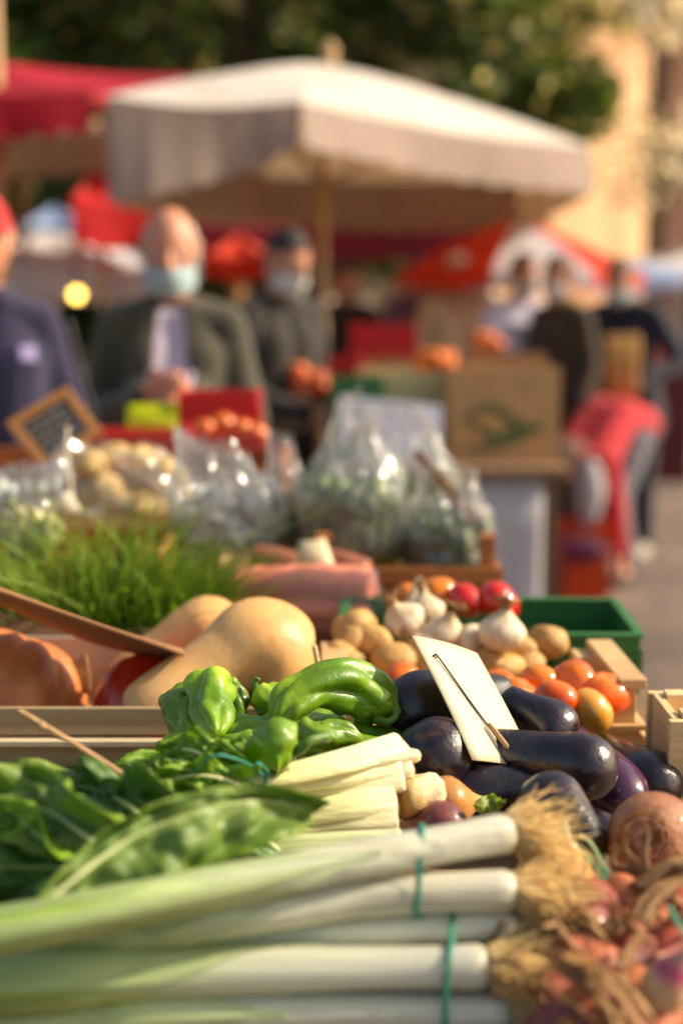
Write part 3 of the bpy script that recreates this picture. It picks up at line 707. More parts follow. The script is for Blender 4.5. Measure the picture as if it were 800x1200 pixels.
# ------------------------------------------------------------------ GREEN PEPPERS
def wp(*l): return [Z(*p) for p in l]
pepper(wp((252, 862, 1.05), (250, 843, 1.056), (247, 822, 1.066), (245, 800, 1.078)), .0255, 'blocky wrinkled green pepper standing upright, glossy and tallest at left of the heap', 1, 4, wr=.26, blunt=.35, depth=.2)
pepper(wp((222, 868, 1.035), (217, 850, 1.043), (214, 832, 1.052), (212, 818, 1.058)), .0225, 'small dark green pepper at the left end of the heap', 2, 4, wr=.26, blunt=.35, depth=.18)
pepper(wp((330, 852, 1.05), (340, 826, 1.070), (374, 806, 1.082), (414, 807, 1.074), (440, 826, 1.054), (446, 844, 1.04)), .0285, 'big arched green pepper on top of the heap with a hooked stem', 3, 5,
       wr=.34, blunt=.2, depth=.34)
pepper(wp((190, 868, 1.035), (235, 866, 1.036), (285, 858, 1.04), (325, 866, 1.035)), .0190, 'long slender green pepper lying flat under the upright one', 4, 3, wr=.12, blunt=.5)
pepper(wp((375, 899, 1.04), (350, 897, 1.045), (318, 884, 1.06), (300, 888, 1.06)), .0001, 'x', 5) if False else None
pepper(wp((283, 893, 1.066), (303, 884, 1.074), (322, 876, 1.080), (340, 880, 1.076)), .0250, 'short pointed green pepper in front with its stem curling right', 6, 3, wr=.22, blunt=.55, depth=.16,
       stem=wp((350, 880, 1.080), (363, 868, 1.090), (384, 863, 1.088)), stem_r=.0044)
pepper(wp((335, 852, 1.02), (322, 836, 1.04), (316, 822, 1.055), (308, 815, 1.06)), .0200, 'green pepper with an upturned stem between the blocky and the arched ones', 7, 3, wr=.2, blunt=.5,
       stem=wp((303, 812, 1.066), (299, 803, 1.074), (301, 794, 1.082)), stem_r=.0034)
pepper(wp((470, 872, 1.025), (430, 880, 1.025), (390, 876, 1.028), (350, 868, 1.03)), .0205, 'plump green pepper lying in shadow under the arched one', 8, 3, wr=.15, blunt=.4)
pepper(wp((475, 858, 1.02), (445, 866, 1.02), (410, 862, 1.02)), .0150, 'narrow green pepper at the right end of the heap beside the aubergine', 9, 3, wr=.12, blunt=.5)
pepper(wp((300, 872, 1.015), (330, 872, 1.015), (370, 852, 1.02), (400, 846, 1.02)), .0210, 'shaded green pepper deep in the middle of the heap', 10, 3, wr=.18, blunt=.4)
pepper(wp((262, 880, 1.02), (290, 872, 1.03), (312, 858, 1.04), (330, 845, 1.045)), .0165, 'dark green pepper squeezed behind the short pointed one', 11, 3, wr=.2, blunt=.4)
pepper(wp((282, 852, 1.03), (276, 836, 1.045), (268, 818, 1.058), (262, 806, 1.066)), .0190, 'folded green pepper just right of the blocky one', 12, 3, wr=.3, blunt=.4, depth=.3)
pepper(wp((232, 882, 1.03), (262, 878, 1.034), (300, 874, 1.036)), .0155, 'thin crooked green pepper along the front edge of the heap', 13, 3, wr=.25, blunt=.5, depth=.25)
pepper(wp((425, 868, 1.04), (400, 862, 1.046), (372, 866, 1.046), (352, 858, 1.05)), .0175, 'twisted green pepper resting under the left curve of the arched one', 14, 3, wr=.28, blunt=.4, depth=.3)
pepper(wp((352, 815, 1.03), (330, 818, 1.04), (312, 830, 1.04)), .0170, 'green pepper half hidden behind the arched one', 15, 3, wr=.25, blunt=.4, depth=.25)
# hooked stem of the arched pepper
ap = [o for o in bpy.data.objects if o.get('label', '').startswith('big arched')][0]
mb = MB(); mb.tube(spline(wp((440, 842, 1.045), (455, 846, 1.045), (464, 838, 1.05), (458, 830, 1.055)), 12), [.006, .005, .0045, .004, .004, .004, .004, .004, .004, .004, .0045, .004], 10); mb.build('stem', PSTEM, ap)

# ------------------------------------------------------------------ AUBERGINES
aubergine(Z(456, 836, 1.045), Z(590, 812, 1.03), .040, 'speckled dark aubergine at the back left, behind the price card', seed=1, neck=.6, calyx=False)
aubergine(Z(557, 876, 1.030), Z(440, 908, 1.0), .0420, 'round ended aubergine with a brown reflection blotch, in front of the card', seed=2, roll=2, neck=.62, calyx=False, fat=.42)
aubergine(Z(523, 925, .992), Z(672, 930, .99), .0270, 'slim aubergine in deep shadow below the card stick', seed=3, neck=.7, calyx=False)
aubergine(Z(672, 868, 1.010), Z(590, 818, 1.040), .0300, 'narrow aubergine behind the card with an olive green calyx', seed=4, neck=.6, stem=.02, calyx=False)
aubergine(Z(724, 904, 1.020), Z(552, 876, 1.012), .0335, 'long straight blue-black aubergine crossing behind the card', seed=5, neck=.72, bend=.006, calyx=False, fat=.22)
aubergine(Z(624, 918, 1.030), Z(694, 1008, .985), .0345, 'glossy aubergine nearest the leek roots, its round end up', seed=6, neck=.75, fat=.34, calyx=False)
aubergine(Z(742, 950, .962), Z(665, 868, .975), .0350, 'purple aubergine with a pale violet flank, right of the long black one', seed=7, neck=.66, m=AUBP, calyx=False)
aubergine(Z(786, 928, .962), Z(700, 880, .955), .0345, 'brownish aubergine at the far right of the heap above the beet', seed=8, neck=.7, calyx=False)
aubergine(Z(725, 985, .975), Z(640, 950, .97), .0210, 'thin aubergine low in the heap, between the glossy one and the beet', seed=9, neck=.7)
# greenish pointed calyx seen just behind the card
b4 = [o for o in bpy.data.objects if o.get('label', '').startswith('narrow aubergine')][0]
inv = b4.matrix_world.inverted() if False else None

# ------------------------------------------------------------------ PRICE CARD
c0 = P(482, 745, 1.515)
a = V((84, 29, 80)); b = V((61, 127, -110)); k = 1.515 / F
def camv(v): return (V((1, 0, 0)) * v.x - UPV * v.y + FWD * v.z) * k
A, B = camv(a), camv(b)
card = MB(); nrm = A.cross(B).normalized()
if nrm.z < 0: nrm = -nrm
g = [[c0 + A * (j / 8) + B * (i / 12) + nrm * (.0035 * math.sin(PI * j / 8) + .002 * math.sin(i / 12 * 3)) for j in range(9)] for i in range(13)]
card.sheet(g)
co = card.build('price_card', PAPER, org=c0, solid=.0012); tag(co, 'blank cream price card standing on a wire among the aubergines', 'price card')
def onc(u, v, h): return c0 + A * u + B * v + nrm * (h + .0035 * math.sin(PI * u) + .002 * math.sin(v * 3))
w = MB(); w.tube(spline([onc(.17, .17, -.004), onc(.15, .17, .004), onc(.20, .22, .003), onc(.34, .55, .002), onc(.46, .80, .003), onc(.50, .98, .006), onc(.52, 1.16, .012), onc(.53, 1.32, .01)], 40), .0011, 8)
w.build('wire_pin', DARKM, co)
w = MB(); w.tube(spline([onc(.40, .72, .006), onc(.47, .90, .009), onc(.53, 1.1, .012)], 12), [.0014, .0022, .0026, .0026, .0026, .0026, .0026, .0026, .0026, .0024, .002, .0016], 8); w.build('stick', STICK, co)
h_ = MB(); d_ = [onc(.17, .17, .0022) + (A.normalized() * math.cos(t) + B.normalized() * math.sin(t)) * .0022 for t in np.linspace(0, 2 * PI, 14)]
h_.tube(d_, .0006, 5, caps=False); h_.build('eyelet', DARKM, co)

# ------------------------------------------------------------------ ONIONS, BEET, SHALLOTS
bulb('onion', Z(530, 940, 1.0), (1, .25, -.1), .0265, .060, ONION, 'golden papery onion between the chard stalks and the aubergines', 'onion', seed=3, root=False)
bulb('onion', Z(512, 968, .992), (-1, .1, -.05), .0250, .060, PURP, 'dark purple onion lying under the golden one', 'onion', seed=5, root=False)
# pale cut chard butt beside the onion
mb = MB(); pp_ = spline([Z(466, 938, 1.012), Z(488, 932, 1.013), Z(514, 929, 1.012)], 14)
mb.tube(pp_, [.017, .019, .0205, .021, .021, .0208, .0205, .020, .0198, .0196, .0194, .019, .0182, .016], 30, prof=lambda t, th: 1 + .05 * math.cos(6 * th + 9 * t) + .05 * nz((math.cos(th) * 2, math.sin(th) * 2, t * 6), 1.5))
o = mb.build('chard_butt', mat('cream_butt', [(0, rgb(190, 150, 84)), (.3, rgb(214, 182, 118)), (1, rgb(236, 226, 190))], .2, 60, .5, .35, 90, blotch=(rgb(168, 112, 50), .7, 60, .52)), org=pp_[0]); tag(o, 'pale knobbly root butt with flaking brown skin beside the golden onion', 'chard root')
mb = MB()
for q in range(3):
    leaf_mb(mb, [Z(560 + q * 7, 952, 1.01), Z(566 + q * 8, 944 - q * 3, 1.016), Z(577 + q * 6, 934 + q * 3, 1.02)], lambda t: .008 * math.sin(PI * min(1, .15 + .8 * t)), (.3, -.8, .5), 50 + q, ruffle=.004, crink=.003, nu=12, nv=10)
o = mb.build('lettuce_sprig', LETT, org=Z(560, 952, 1.01)); tag(o, 'small yellow-green leaf sprig lying before the aubergines', 'leaf sprig')

# beet: axis toward the left front, crown showing rings
ca, cb = Z(745, 985, 1.0), Z(860, 968, .985)
ax = (V((.52, .42, -.02))).normalized(); bc = Z(768, 985, .998)
Mx = frame(bc - ax * -.052, bc + ax * -.052)  # local +Z toward the viewer (crown)
Rb = .043
zs = np.linspace(0, 1, 30)
pts = [V((0, 0, (z - .5) * .10)) for z in zs]; rad = [Rb * max(.02, (math.sin(PI * min(1, z * .5 + .02)) ** .6 if z < .55 else 1) * math.sqrt(max(0.0, 1 - max(0, (z - .55) / .45) ** 2.2))) for z in zs]
mb = MB(); mb.tube(pts, rad, 40, prof=lambda t, th: 1 + .04 * nz((math.cos(th), math.sin(th), t * 2), 1.3, 4) + .012 * nz((math.cos(th) * 3, math.sin(th) * 3, t * 9), 1.5, 4))
Mx = Matrix.Translation(bc) @ ((V((-.40, -.80, .36))).to_track_quat('Z', 'Y')).to_matrix().to_4x4()
beet = mb.build('beetroot', BEET, Mx=Mx); tag(beet, 'large pinkish brown beetroot with a ringed scarred crown', 'beetroot')
cr = MB(); g = []
for i in range(44):
    q = i / 43; rr_ = .0205 * (1 - q) + .0015
    zz = .5 * .10 * math.sqrt(max(0, 1 - (rr_ / .0475) ** 2)) * .985 + .0005 + .0012 * math.sin(i * 1.55) * (1 - q * .3) + .004 * q - (.006 if i == 0 else 0)
    g.append([V((math.cos(t) * rr_ * (1 + .07 * nz((math.cos(t) * 2, math.sin(t) * 2, i * .6), 1)), math.sin(t) * rr_ * (1 + .07 * nz((math.cos(t) * 2, math.sin(t) * 2, i * .6), 1)), zz + .0018 * nz((math.cos(t) * 3, math.sin(t) * 3, i * .5), 1.2))) for t in np.linspace(0, 2 * PI, 48, endpoint=False)])
cr.sheet(g, al=lambda i, j: (i / 43 * 3.7) % 1.0, close=True)
cr.build('crown', BEETC, beet)
fl = MB()
for q in range(26):
    t = random.random() * 6.28; rr_ = random.uniform(.009, .024); c_ = V((math.cos(t) * rr_, math.sin(t) * rr_, .05 * math.sqrt(1 - (rr_ / .0475) ** 2)))
    tg = V((-math.sin(t), math.cos(t), 0))
    fl.sheet([[c_ + tg * (.006 * s) + V((math.cos(t), math.sin(t), 0)) * (-.0015 * s * s) for s in (-1, -.5, 0, .5, 1)], [c_ + tg * (.005 * s) + V((math.cos(t) * .002, math.sin(t) * .002, .004)) for s in (-1, -.5, 0, .5, 1)]])
fl.build('scar_flakes', HUSK, beet)

rs = random.Random(11)
spots = [(655, 1030, 1.0, .034, 0), (700, 1062, 1.0, .024, 1), (735, 1060, 1.0, .024, 2), (760, 1090, .99, .026, 3), (690, 1090, .99, .025, 4), (725, 1105, .985, .026, 5),
         (672, 1125, .985, .024, 6), (790, 1120, .985, .026, 7), (755, 1130, .98, .025, 8), (705, 1140, .978, .026, 9), (660, 1165, .97, .025, 10), (735, 1165, .972, .026, 11),
         (780, 1165, .97, .025, 12), (690, 1185, .965, .026, 13), (725, 1205, .962, .026, 14), (765, 1205, .962, .026, 15), (650, 1210, .955, .026, 16), (800, 1195, .962, .024, 17),
         (795, 1070, 1.0, .024, 18), (640, 1090, .97, .026, 19), (640, 1140, .96, .026, 20), (800, 1150, .975, .022, 21), (620, 1060, .965, .028, 22)]
for px, py, z, r, k in spots:
    a_ = rs.random() * 6.28; axs = V((math.cos(a_), math.sin(a_), rs.uniform(-.3, .7)))
    big_ = k == 0
    bulb('shallot', Z(px, py, z), (.2, -.3, .9) if big_ else axs, r * .92, r * (2.0 if big_ else 2.5), SHALLOT if k % 4 else (ONION if big_ else PURP),
         'largest peach coloured onion just right of the leek roots' if big_ else ('purple skinned shallot in the loose pile at lower right' if k % 4 == 0 else 'brown skinned shallot in the loose pile at lower right'), 'onion' if big_ else 'shallot',
         None if big_ else ('purple shallots in the lower right pile' if k % 4 == 0 else 'brown shallots in the lower right pile'), seed=40 + k, root=k % 3 == 0, stalk=.0 if big_ else rs.choice([0, .03, .05]), neck=.22)
for k in range(13):
    px, py = rs.uniform(630, 800), rs.uniform(1035, 1200); z = lerp(1.015, .985, (py - 1035) / 165)
    husk_flake(Z(px, py, z + .005), V((rs.uniform(-1, 1), rs.uniform(-1, 1), rs.uniform(-.4, .6))), rs.uniform(.008, .015), rs.uniform(.02, .04), 'curled dry papery husk lying on the shallots', 200 + k, curl=rs.uniform(.4, 1.3))
def dry_stalk(pix, r, label, seed, n=5, grp='dry onion stalks on the shallots'):
    mb = MB(); q = random.Random(seed); base = [Z(*p) for p in pix]
    for i in range(n):
        off = V((q.uniform(-1, 1), q.uniform(-1, 1), q.uniform(-1, 1))) * r * 1.6
        pp = spline([p + off * (.4 + .9 * (j / (len(base) - 1))) + V((q.uniform(-1, 1), q.uniform(-1, 1), q.uniform(-1, 1))) * r * .5 for j, p in enumerate(base)], 26)
        mb.tube(pp, [r * lerp(1.1, .5, j / 25) for j in range(26)], 8, sq=.35, prof=lambda t, th: 1 + .35 * nz((math.cos(th), math.sin(th), t * 9 + i), 1.2, seed), tw=4 + i)
    o = mb.build('dry_stalk', HUSK, org=base[0]); tag(o, label, 'dry stalk'); return o
dry_stalk([(748, 1040, 1.020), (775, 1022, 1.030), (805, 1016, 1.034), (850, 1018, 1.03)], .0045, 'thick bundle of dry onion leaves below the beetroot', 1, 6)
dry_stalk([(806, 1032, 1.03), (780, 1040, 1.032), (760, 1062, 1.026), (752, 1084, 1.018)], .0035, 'forked dry stalk bending down over the shallots under the beetroot', 2, 5)
dry_stalk([(752, 1095, 1.015), (738, 1118, 1.01), (733, 1140, 1.004), (735, 1160, 1.0)], .0022, 'pale thin dry stem hanging among the shallots', 3, 3)
dry_stalk([(655, 1122, 1.004), (690, 1150, 1.0), (720, 1172, .995), (745, 1210, .99)], .006, 'broad brown dry leaf slanting through the lower shallots', 4, 5)
dry_stalk([(665, 1065, 1.012), (690, 1082, 1.012), (712, 1098, 1.006)], .004, 'bleached dry leaf between the leek roots and the shallots', 5, 4)
dry_stalk([(705, 1040, 1.0), (735, 1034, 1.006), (775, 1036, 1.01)], .0022, 'short straight dry twig in front of the beetroot', 6, 3)
bulb('shallot', Z(783, 1150, 1.0), (.35, -.3, .9), .0175, .06, mat('pink_shallot', [(0, rgb(214, 190, 160)), (.45, rgb(206, 170, 130)), (.6, rgb(170, 50, 96)), (1, rgb(214, 190, 150))], .2, 14, .35, .2, 25), 'pink and cream streaked shallot at the right edge', 'shallot', seed=77, root=False)
def strand(pix, label, m=TIE, r=.0016, fl=.4):
    pp = spline([Z(*p) for p in pix], 26); o = MB().tube(pp, r, 8, sq=fl).build('twine', m, org=pp[0]); tag(o, label, 'twine'); return o
GREENST = mat('pale_green_strand', [(0, rgb(206, 216, 170)), (.5, rgb(140, 170, 110)), (1, rgb(70, 150, 120))], .15, 30, .5, transl=.2)
strand([(662, 962, 1.03), (668, 985, 1.028), (685, 1003, 1.022), (712, 1030, 1.014)], 'pale green flat strand curving down beside the glossy aubergine', GREENST, .0022)
strand([(680, 978, 1.028), (693, 990, 1.026), (705, 1012, 1.02), (714, 1028, 1.014)], 'darker green strand joining the pale one at a knot', GREENST, .0019)
strand([(784, 1062, 1.03), (790, 1075, 1.026), (800, 1090, 1.02), (815, 1105, 1.012)], 'short teal strand at the right edge among the shallots', TIE, .002)
tk = MB(); tk.blob(Z(706, 1032, 1.016), (.004, .004, .005), 10, 8, fn=lambda d: 1 + .3 * nz(d, 3)); o = tk.build('twine_knot', TIE, org=Z(706, 1032, 1.016)); tag(o, 'teal knot where two green strands meet above the shallots', 'knot')
# ------------------------------------------------------------------ helpers for the middle ground
def Yp(px, py, y):
    r = ray(px, py); return CAM + r * (y / r.y)

# ------------------------------------------------------------------ LEFT CRATE WITH SQUASHES
wood_crate('low grey plank crate holding the pumpkin and squashes, at left', -.78, -.055, 1.62, 2.0, .932, 1.004, WOODGREY, nslat=2, gap=.006, t=.009)
lc_ = [o for o in bpy.data.objects if o.get('label', '').startswith('low grey plank crate')][0]
mb = MB(); mb.box((0, -.203, .0335), (.72, .016, .007)); mb.build('ledge', mat('sunlit_ledge_wood', rgb(214, 196, 160), .15, 7, .7, .3, 50, stretch=(.2, 3, 3)), lc_, smooth=False, bevel=.001)  # paler than the crate planks, sunlight on the ledge painted in
def pumpkin(c, r, h, ribs, m, label, name, cat, tilt, seed, stem=False, depth=.10):
    def fn(d):
        th = math.atan2(d.y, d.x); rad = math.hypot(d.x, d.y)
        return 1 - depth * rad * (1 - abs(math.sin(ribs / 2 * th)) ** .7) - .10 * math.exp(-(rad / .3) ** 2) * (.6 if d.z < 0 else 1) + .03 * nz(d, 1.4, seed)
    q = Quaternion((1, 0, 0), tilt[0]) @ Quaternion((0, 1, 0), tilt[1])
    Mx = Matrix.Translation(c) @ q.to_matrix().to_4x4()
    o = MB().blob((0, 0, 0), (r, r, h), 80, 40, fn).build(name, m, Mx=Mx); return tag(o, label, cat)
pumpkin(Yp(6, 826, 1.79), .108, .100, 9, PUMP, 'ribbed orange pumpkin in the left crate', 'pumpkin', 'pumpkin', (-.35, .30), 3, depth=.12)
pumpkin(Yp(172, 828, 1.75), .070, .068, 8, KURI, 'small red squash between the pumpkin and the butternut', 'red_squash', 'squash', (.5, -.4), 5, depth=.02)
def butternut(pix, rads, label, seed, org=None):
    path = spline([Yp(*p) for p in pix], 44)
    rr = [float(np.interp(i / 43 * (len(rads) - 1), range(len(rads)), rads)) for i in range(44)]
    rr = [max(.002, (rr[max(i - 1, 0)] + rr[i] + rr[min(i + 1, 43)]) / 3) for i in range(44)]; rr[0] = .003; rr[-1] = .012
    mb = MB(); mb.tube(path, rr, 48, prof=lambda t, th: 1 + .012 * nz((math.cos(th) * 3, math.sin(th) * 3, t * 8), 1, seed) + .05 * nz((math.cos(th), math.sin(th), t * 2.2), 1.3, seed) - .055 * (math.exp(-((((th - 2.4 + PI) % (2 * PI)) - PI) / .16) ** 2)) * math.sin(PI * min(1, t * 1.6)) ** 2 + .012 * math.cos(5 * th))
    o = mb.build('butternut_squash', SQUASH, org=path[0]); tag(o, label, 'squash')
    s = MB(); e = path[-1]; d = (path[-1] - path[-6]).normalized()
    s.tube([e - d * .004, e + d * .006, e + d * .016], [.013, .011, .009], 10, prof=lambda t, th: 1 + .15 * math.cos(5 * th)); s.build('stem', STICK, o)
    return o
butternut([(352, 805, 1.78), (322, 782, 1.76), (296, 762, 1.74), (262, 776, 1.72), (225, 797, 1.70), (186, 820, 1.68), (150, 842, 1.67)],
          [.012, .044, .064, .0725, .0725, .063, .053, .046, .0415, .039, .038, .037, .036, .033, .015], 'large butternut squash leaning over the crate with its neck at lower left', 2)
butternut([(270, 770, 1.93), (245, 752, 1.91), (218, 752, 1.90), (180, 772, 1.89), (130, 800, 1.87)],
          [.012, .05, .062, .058, .045, .036, .034, .03, .012], 'second butternut squash half hidden behind the large one', 6)
# cardboard flap
fa = [Yp(-90, 662, 1.655), Yp(216, 768, 1.665)]; fb = [Yp(-90, 684, 1.80), Yp(210, 779, 1.76)]
mb = MB(); g = [[fa[0].lerp(fa[1], j / 14).lerp(fb[0].lerp(fb[1], j / 14), i / 6) + V((0, 0, .006 * math.sin(j * .5) * (i / 6) + .01 * math.sin(PI * i / 6))) for j in range(15)] for i in range(7)]
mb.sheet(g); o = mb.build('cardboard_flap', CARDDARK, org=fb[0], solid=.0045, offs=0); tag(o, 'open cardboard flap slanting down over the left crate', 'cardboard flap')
mb = MB(); mb.sheet([[Yp(lerp(-90, 204, j / 12), lerp(690, 782, j / 12), 1.93) for j in range(13)], [V((lerp(-.60, -.225, j / 12), 1.93, .942)) for j in range(13)]]); mb.build('box_side', mat('shaded_cardboard', rgb(96, 66, 42), .2, 8, .9), o, solid=.004)  # dark panel put in for the shaded interior under the flap
mb = MB(); mb.box(Yp(95, 800, 1.90), (.30, .006, .13)); o = mb.build('paper_liner', mat('grey_paper', rgb(178, 166, 148), .15, 10, .8), org=Yp(95, 830, 1.9), smooth=False); tag(o, 'pale paper lining standing behind the pumpkin', 'paper liner')
mb = MB()
for q in range(9):
    mb.tube(spline([Yp(78 + q * 3, 812, 1.80), Yp(80 + q * 3, 795, 1.80), Yp(84 + q * 2, 775 - q, 1.81)], 8), [.004, .005, .004, .003, .003, .002, .002, .001], 6)
o = mb.build('dry_root', HUSK, org=Yp(90, 812, 1.8)); tag(o, 'tuft of dry roots beside the pumpkin', 'dry roots')
stick(Yp(377, 805, 1.62), Yp(368, 757, 1.62), .0032, 'short pale stick poking up beside the large butternut', m=mat('pale_stick', rgb(214, 190, 140), .1, 30, .7))

# ------------------------------------------------------------------ HERBS
rs = random.Random(5); mb = MB()
def blade(mb, p, d, l, w, bendv, k=7):
    pp = [p + d * (l * t) + bendv * (l * t * t) for t in np.linspace(0, 1, k)]
    mb.tube(pp, [w * (1 - .85 * (i / (k - 1)) ** 2) for i in range(k)], 4, caps=False, sq=.5)
for i in range(720):
    px = rs.gauss(120, 75); px = max(-70, min(225, px))
    y = rs.uniform(1.98, 2.26); b0 = Yp(px, 730, y); b0.z = .95
    out = (px - 120) / 150
    d = V((out * .45 + rs.gauss(0, .2), rs.gauss(-.05, .22), 1)).normalized()
    l = rs.uniform(.12, .24) * (1.1 if abs(px - 140) < 60 else .92)
    blade(mb, b0, d, l, rs.uniform(.0014, .0034), V((out * .25 + rs.gauss(0, .3), rs.gauss(-.1, .3), -.25 * rs.random())))
for i in range(45):
    px = rs.uniform(140, 215); b0 = Yp(px, 730, 2.1); b0.z = 1.0
    blade(mb, b0, V((.55 + rs.random() * .6, rs.gauss(0, .2), .8)).normalized(), rs.uniform(.13, .20), .0015, V((.2, 0, -.10)))
for i in range(22):
    px = rs.uniform(70, 190); b0 = Yp(px, 730, 2.1); b0.z = 1.0
    blade(mb, b0, V((rs.gauss(0.1, .12), 0, 1)).normalized(), rs.uniform(.19, .235), .0016, V((.1, 0, 0)))
for i in range(260):
    px = rs.gauss(95, 90); px = max(-70, min(215, px)); y = rs.uniform(1.97, 2.2); b0 = Yp(px, 690, y); b0.z = rs.uniform(1.0, 1.06)
    d = V((rs.gauss(0, .7), rs.gauss(-.3, .5), rs.uniform(.1, 1))).normalized(); s = d.cross(V((rs.random(), rs.random(), rs.random()))).normalized() * rs.uniform(.002, .005); l = rs.uniform(.01, .026)
    mb.sheet([[b0, b0 + d * l * .01], [b0 + d * l * .5 - s, b0 + d * l * .5 + s], [b0 + d * l, b0 + d * l * 1.01]])
o = mb.build('herb_bunch', CHIVE, org=V((-.35, 2.1, .93))); tag(o, 'dense bunch of fresh green chives and herbs at left', 'herb bunch')

# ------------------------------------------------------------------ GREEN CRATE
plastic_crate('green slotted plastic crate of potatoes, garlic and tomatoes', .004, .414, 1.915, 2.135, .932, 1.016, GREENPL, rot=R(-1.5))
k = 0; rs = random.Random(9)
for px, py, z, r in [(405, 778, 1.0, .024), (462, 774, 1.004, .026), (436, 752, 1.022, .026), (640, 752, 1.012, .026), (606, 760, 1.008, .022), (572, 777, .998, .022), (592, 782, .992, .022), (620, 778, .990, .020),
                     (412, 752, 1.022, .024), (420, 732, 1.03, .024), (408, 738, 1.02, .022), (398, 768, 1.01, .022), (434, 780, .985, .022), (490, 770, .995, .024), (520, 772, .995, .026), (548, 765, 1.0, .024), (500, 790, .975, .024), (545, 790, .975, .024)]:
    lab = 'large yellow potato heaped under the carrot bag' if px < 450 else ('pale potato against the right end of the green crate' if px == 640 else 'small yellow potato lying under the garlic bulbs in the green crate')
    potato('potato', Z(px, py, z), r, POTATO, lab, 'potato', 60 + k, 'potatoes heaped under the carrot bag' if px < 450 else ('potato at the crate end' if px == 640 else 'potatoes in the green crate')); k += 1
for i, (px, py, z, r, axv, lab) in enumerate([
    (590, 737, 1.045, .031, (.1, -.1, 1), 'largest white garlic bulb, brightly lit, on top of the potatoes at right'),
    (472, 724, 1.05, .029, (-.5, -.3, .8), 'white garlic bulb beside the carrot bag'),
    (522, 738, 1.035, .026, (.25, -.2, 1), 'garlic bulb with a tall tan neck in the middle of the green crate'),
    (497, 752, 1.02, .024, (-.6, -.5, .3), 'garlic bulb lying on its side between the middle and left bulbs'),
    (556, 752, 1.02, .024, (.7, -.5, .2), 'garlic bulb tucked under the brightly lit one'),
    (500, 712, 1.05, .026, (-.2, .2, 1), 'garlic bulb at the back near the orange tomato')]):
    bulb('garlic_bulb', Z(px, py, z), axv, r, r * 1.9, GARLIC, lab, 'garlic', 'garlic bulbs in the green crate', neck=.24, seed=120 + i, root=False, lob=.12, stalk=.02)
for px, py, z, r, m, lab in [(512, 696, 1.045, .031, TOMO, 'orange tomato at the left end behind the garlic'), (546, 705, 1.04, .031, TOMR, 'red tomato between the orange one and the shiny red one'),
                             (584, 706, 1.04, .034, TOMR, 'shiny red tomato behind the brightly lit garlic bulb'), (480, 702, 1.03, .026, TOMO, 'half hidden orange tomato behind the garlic neck')]:
    tomato(Z(px, py, z), r, m, lab, px, 'tomatoes in the green crate')
# small bright stem of spring garlic
stick(Yp(478, 712, 1.99), Yp(492, 676, 2.0), .0055, 'pale garlic neck standing up behind the left bulb', 'garlic_neck', GARLIC)

# ------------------------------------------------------------------ CARROTS IN FILM
for i, (p0, p1, r0, r1, lab, m) in enumerate([
    ((268, 690, 2.19), (442, 690, 2.165), .033, .036, 'thick pink carrot on top of the film wrapped bunch', CARROT),
    ((262, 718, 2.18), (440, 724, 2.155), .032, .035, 'pink carrot in the middle of the film wrapped bunch', CARROT),
    ((330, 742, 2.16), (425, 746, 2.145), .027, .031, 'lowest carrot of the film wrapped bunch', CARROT),
    ((275, 700, 2.22), (330, 696, 2.22), .022, .02, 'carrot tip poking out at the left of the film wrapped bunch', CARROT),
    ((295, 655, 2.36), (350, 668, 2.34), .024, .028, 'brownish carrot lying behind the bunch at left', SWEETP),
    ((375, 660, 2.36), (430, 676, 2.33), .026, .028, 'brownish carrot lying behind the bunch, touching the slatted crate', SWEETP)]):
    a_, b_ = Yp(*p0), Yp(*p1); path = spline([a_, a_.lerp(b_, .5) + V((0, 0, .004)), b_], 24)
    rad = [lerp(r0, r1, i_ / 23) * math.sqrt(max(.01, 1 - max(0, abs(i_ / 23 - .5) * 2 - .78) ** 2 / .05)) for i_ in range(24)]
    o = MB().tube(path, rad, 24, prof=lambda t, th: 1 + .03 * nz((math.cos(th), math.sin(th), t * 5), 1.3, i) + .012 * math.sin(t * 60 + 2 * nz((math.cos(th), math.sin(th), 0), 1, i))).build('carrot', m, org=a_)
    tag(o, lab, 'carrot', 'carrots in clear film')
path = spline([Yp(285, 712, 2.19), Yp(340, 712, 2.175), Yp(400, 716, 2.165), Yp(446, 716, 2.16), Yp(456, 712, 2.16)], 30)
o = MB().tube(path, [lerp(.05, .066, sm(i / 10)) * (1 if i < 24 else lerp(1, .45, (i - 24) / 5)) for i in range(30)], 40, caps=False,
              prof=lambda t, th: 1 + .05 * nz((math.cos(th) * 2, math.sin(th) * 2, t * 9), 1.5) + .03 * abs(nz((th * 2, t * 14, 3), 1.3))).build('plastic_film', FILMC, org=path[0]); tag(o, 'crinkled clear film around the pink carrots', 'plastic film')

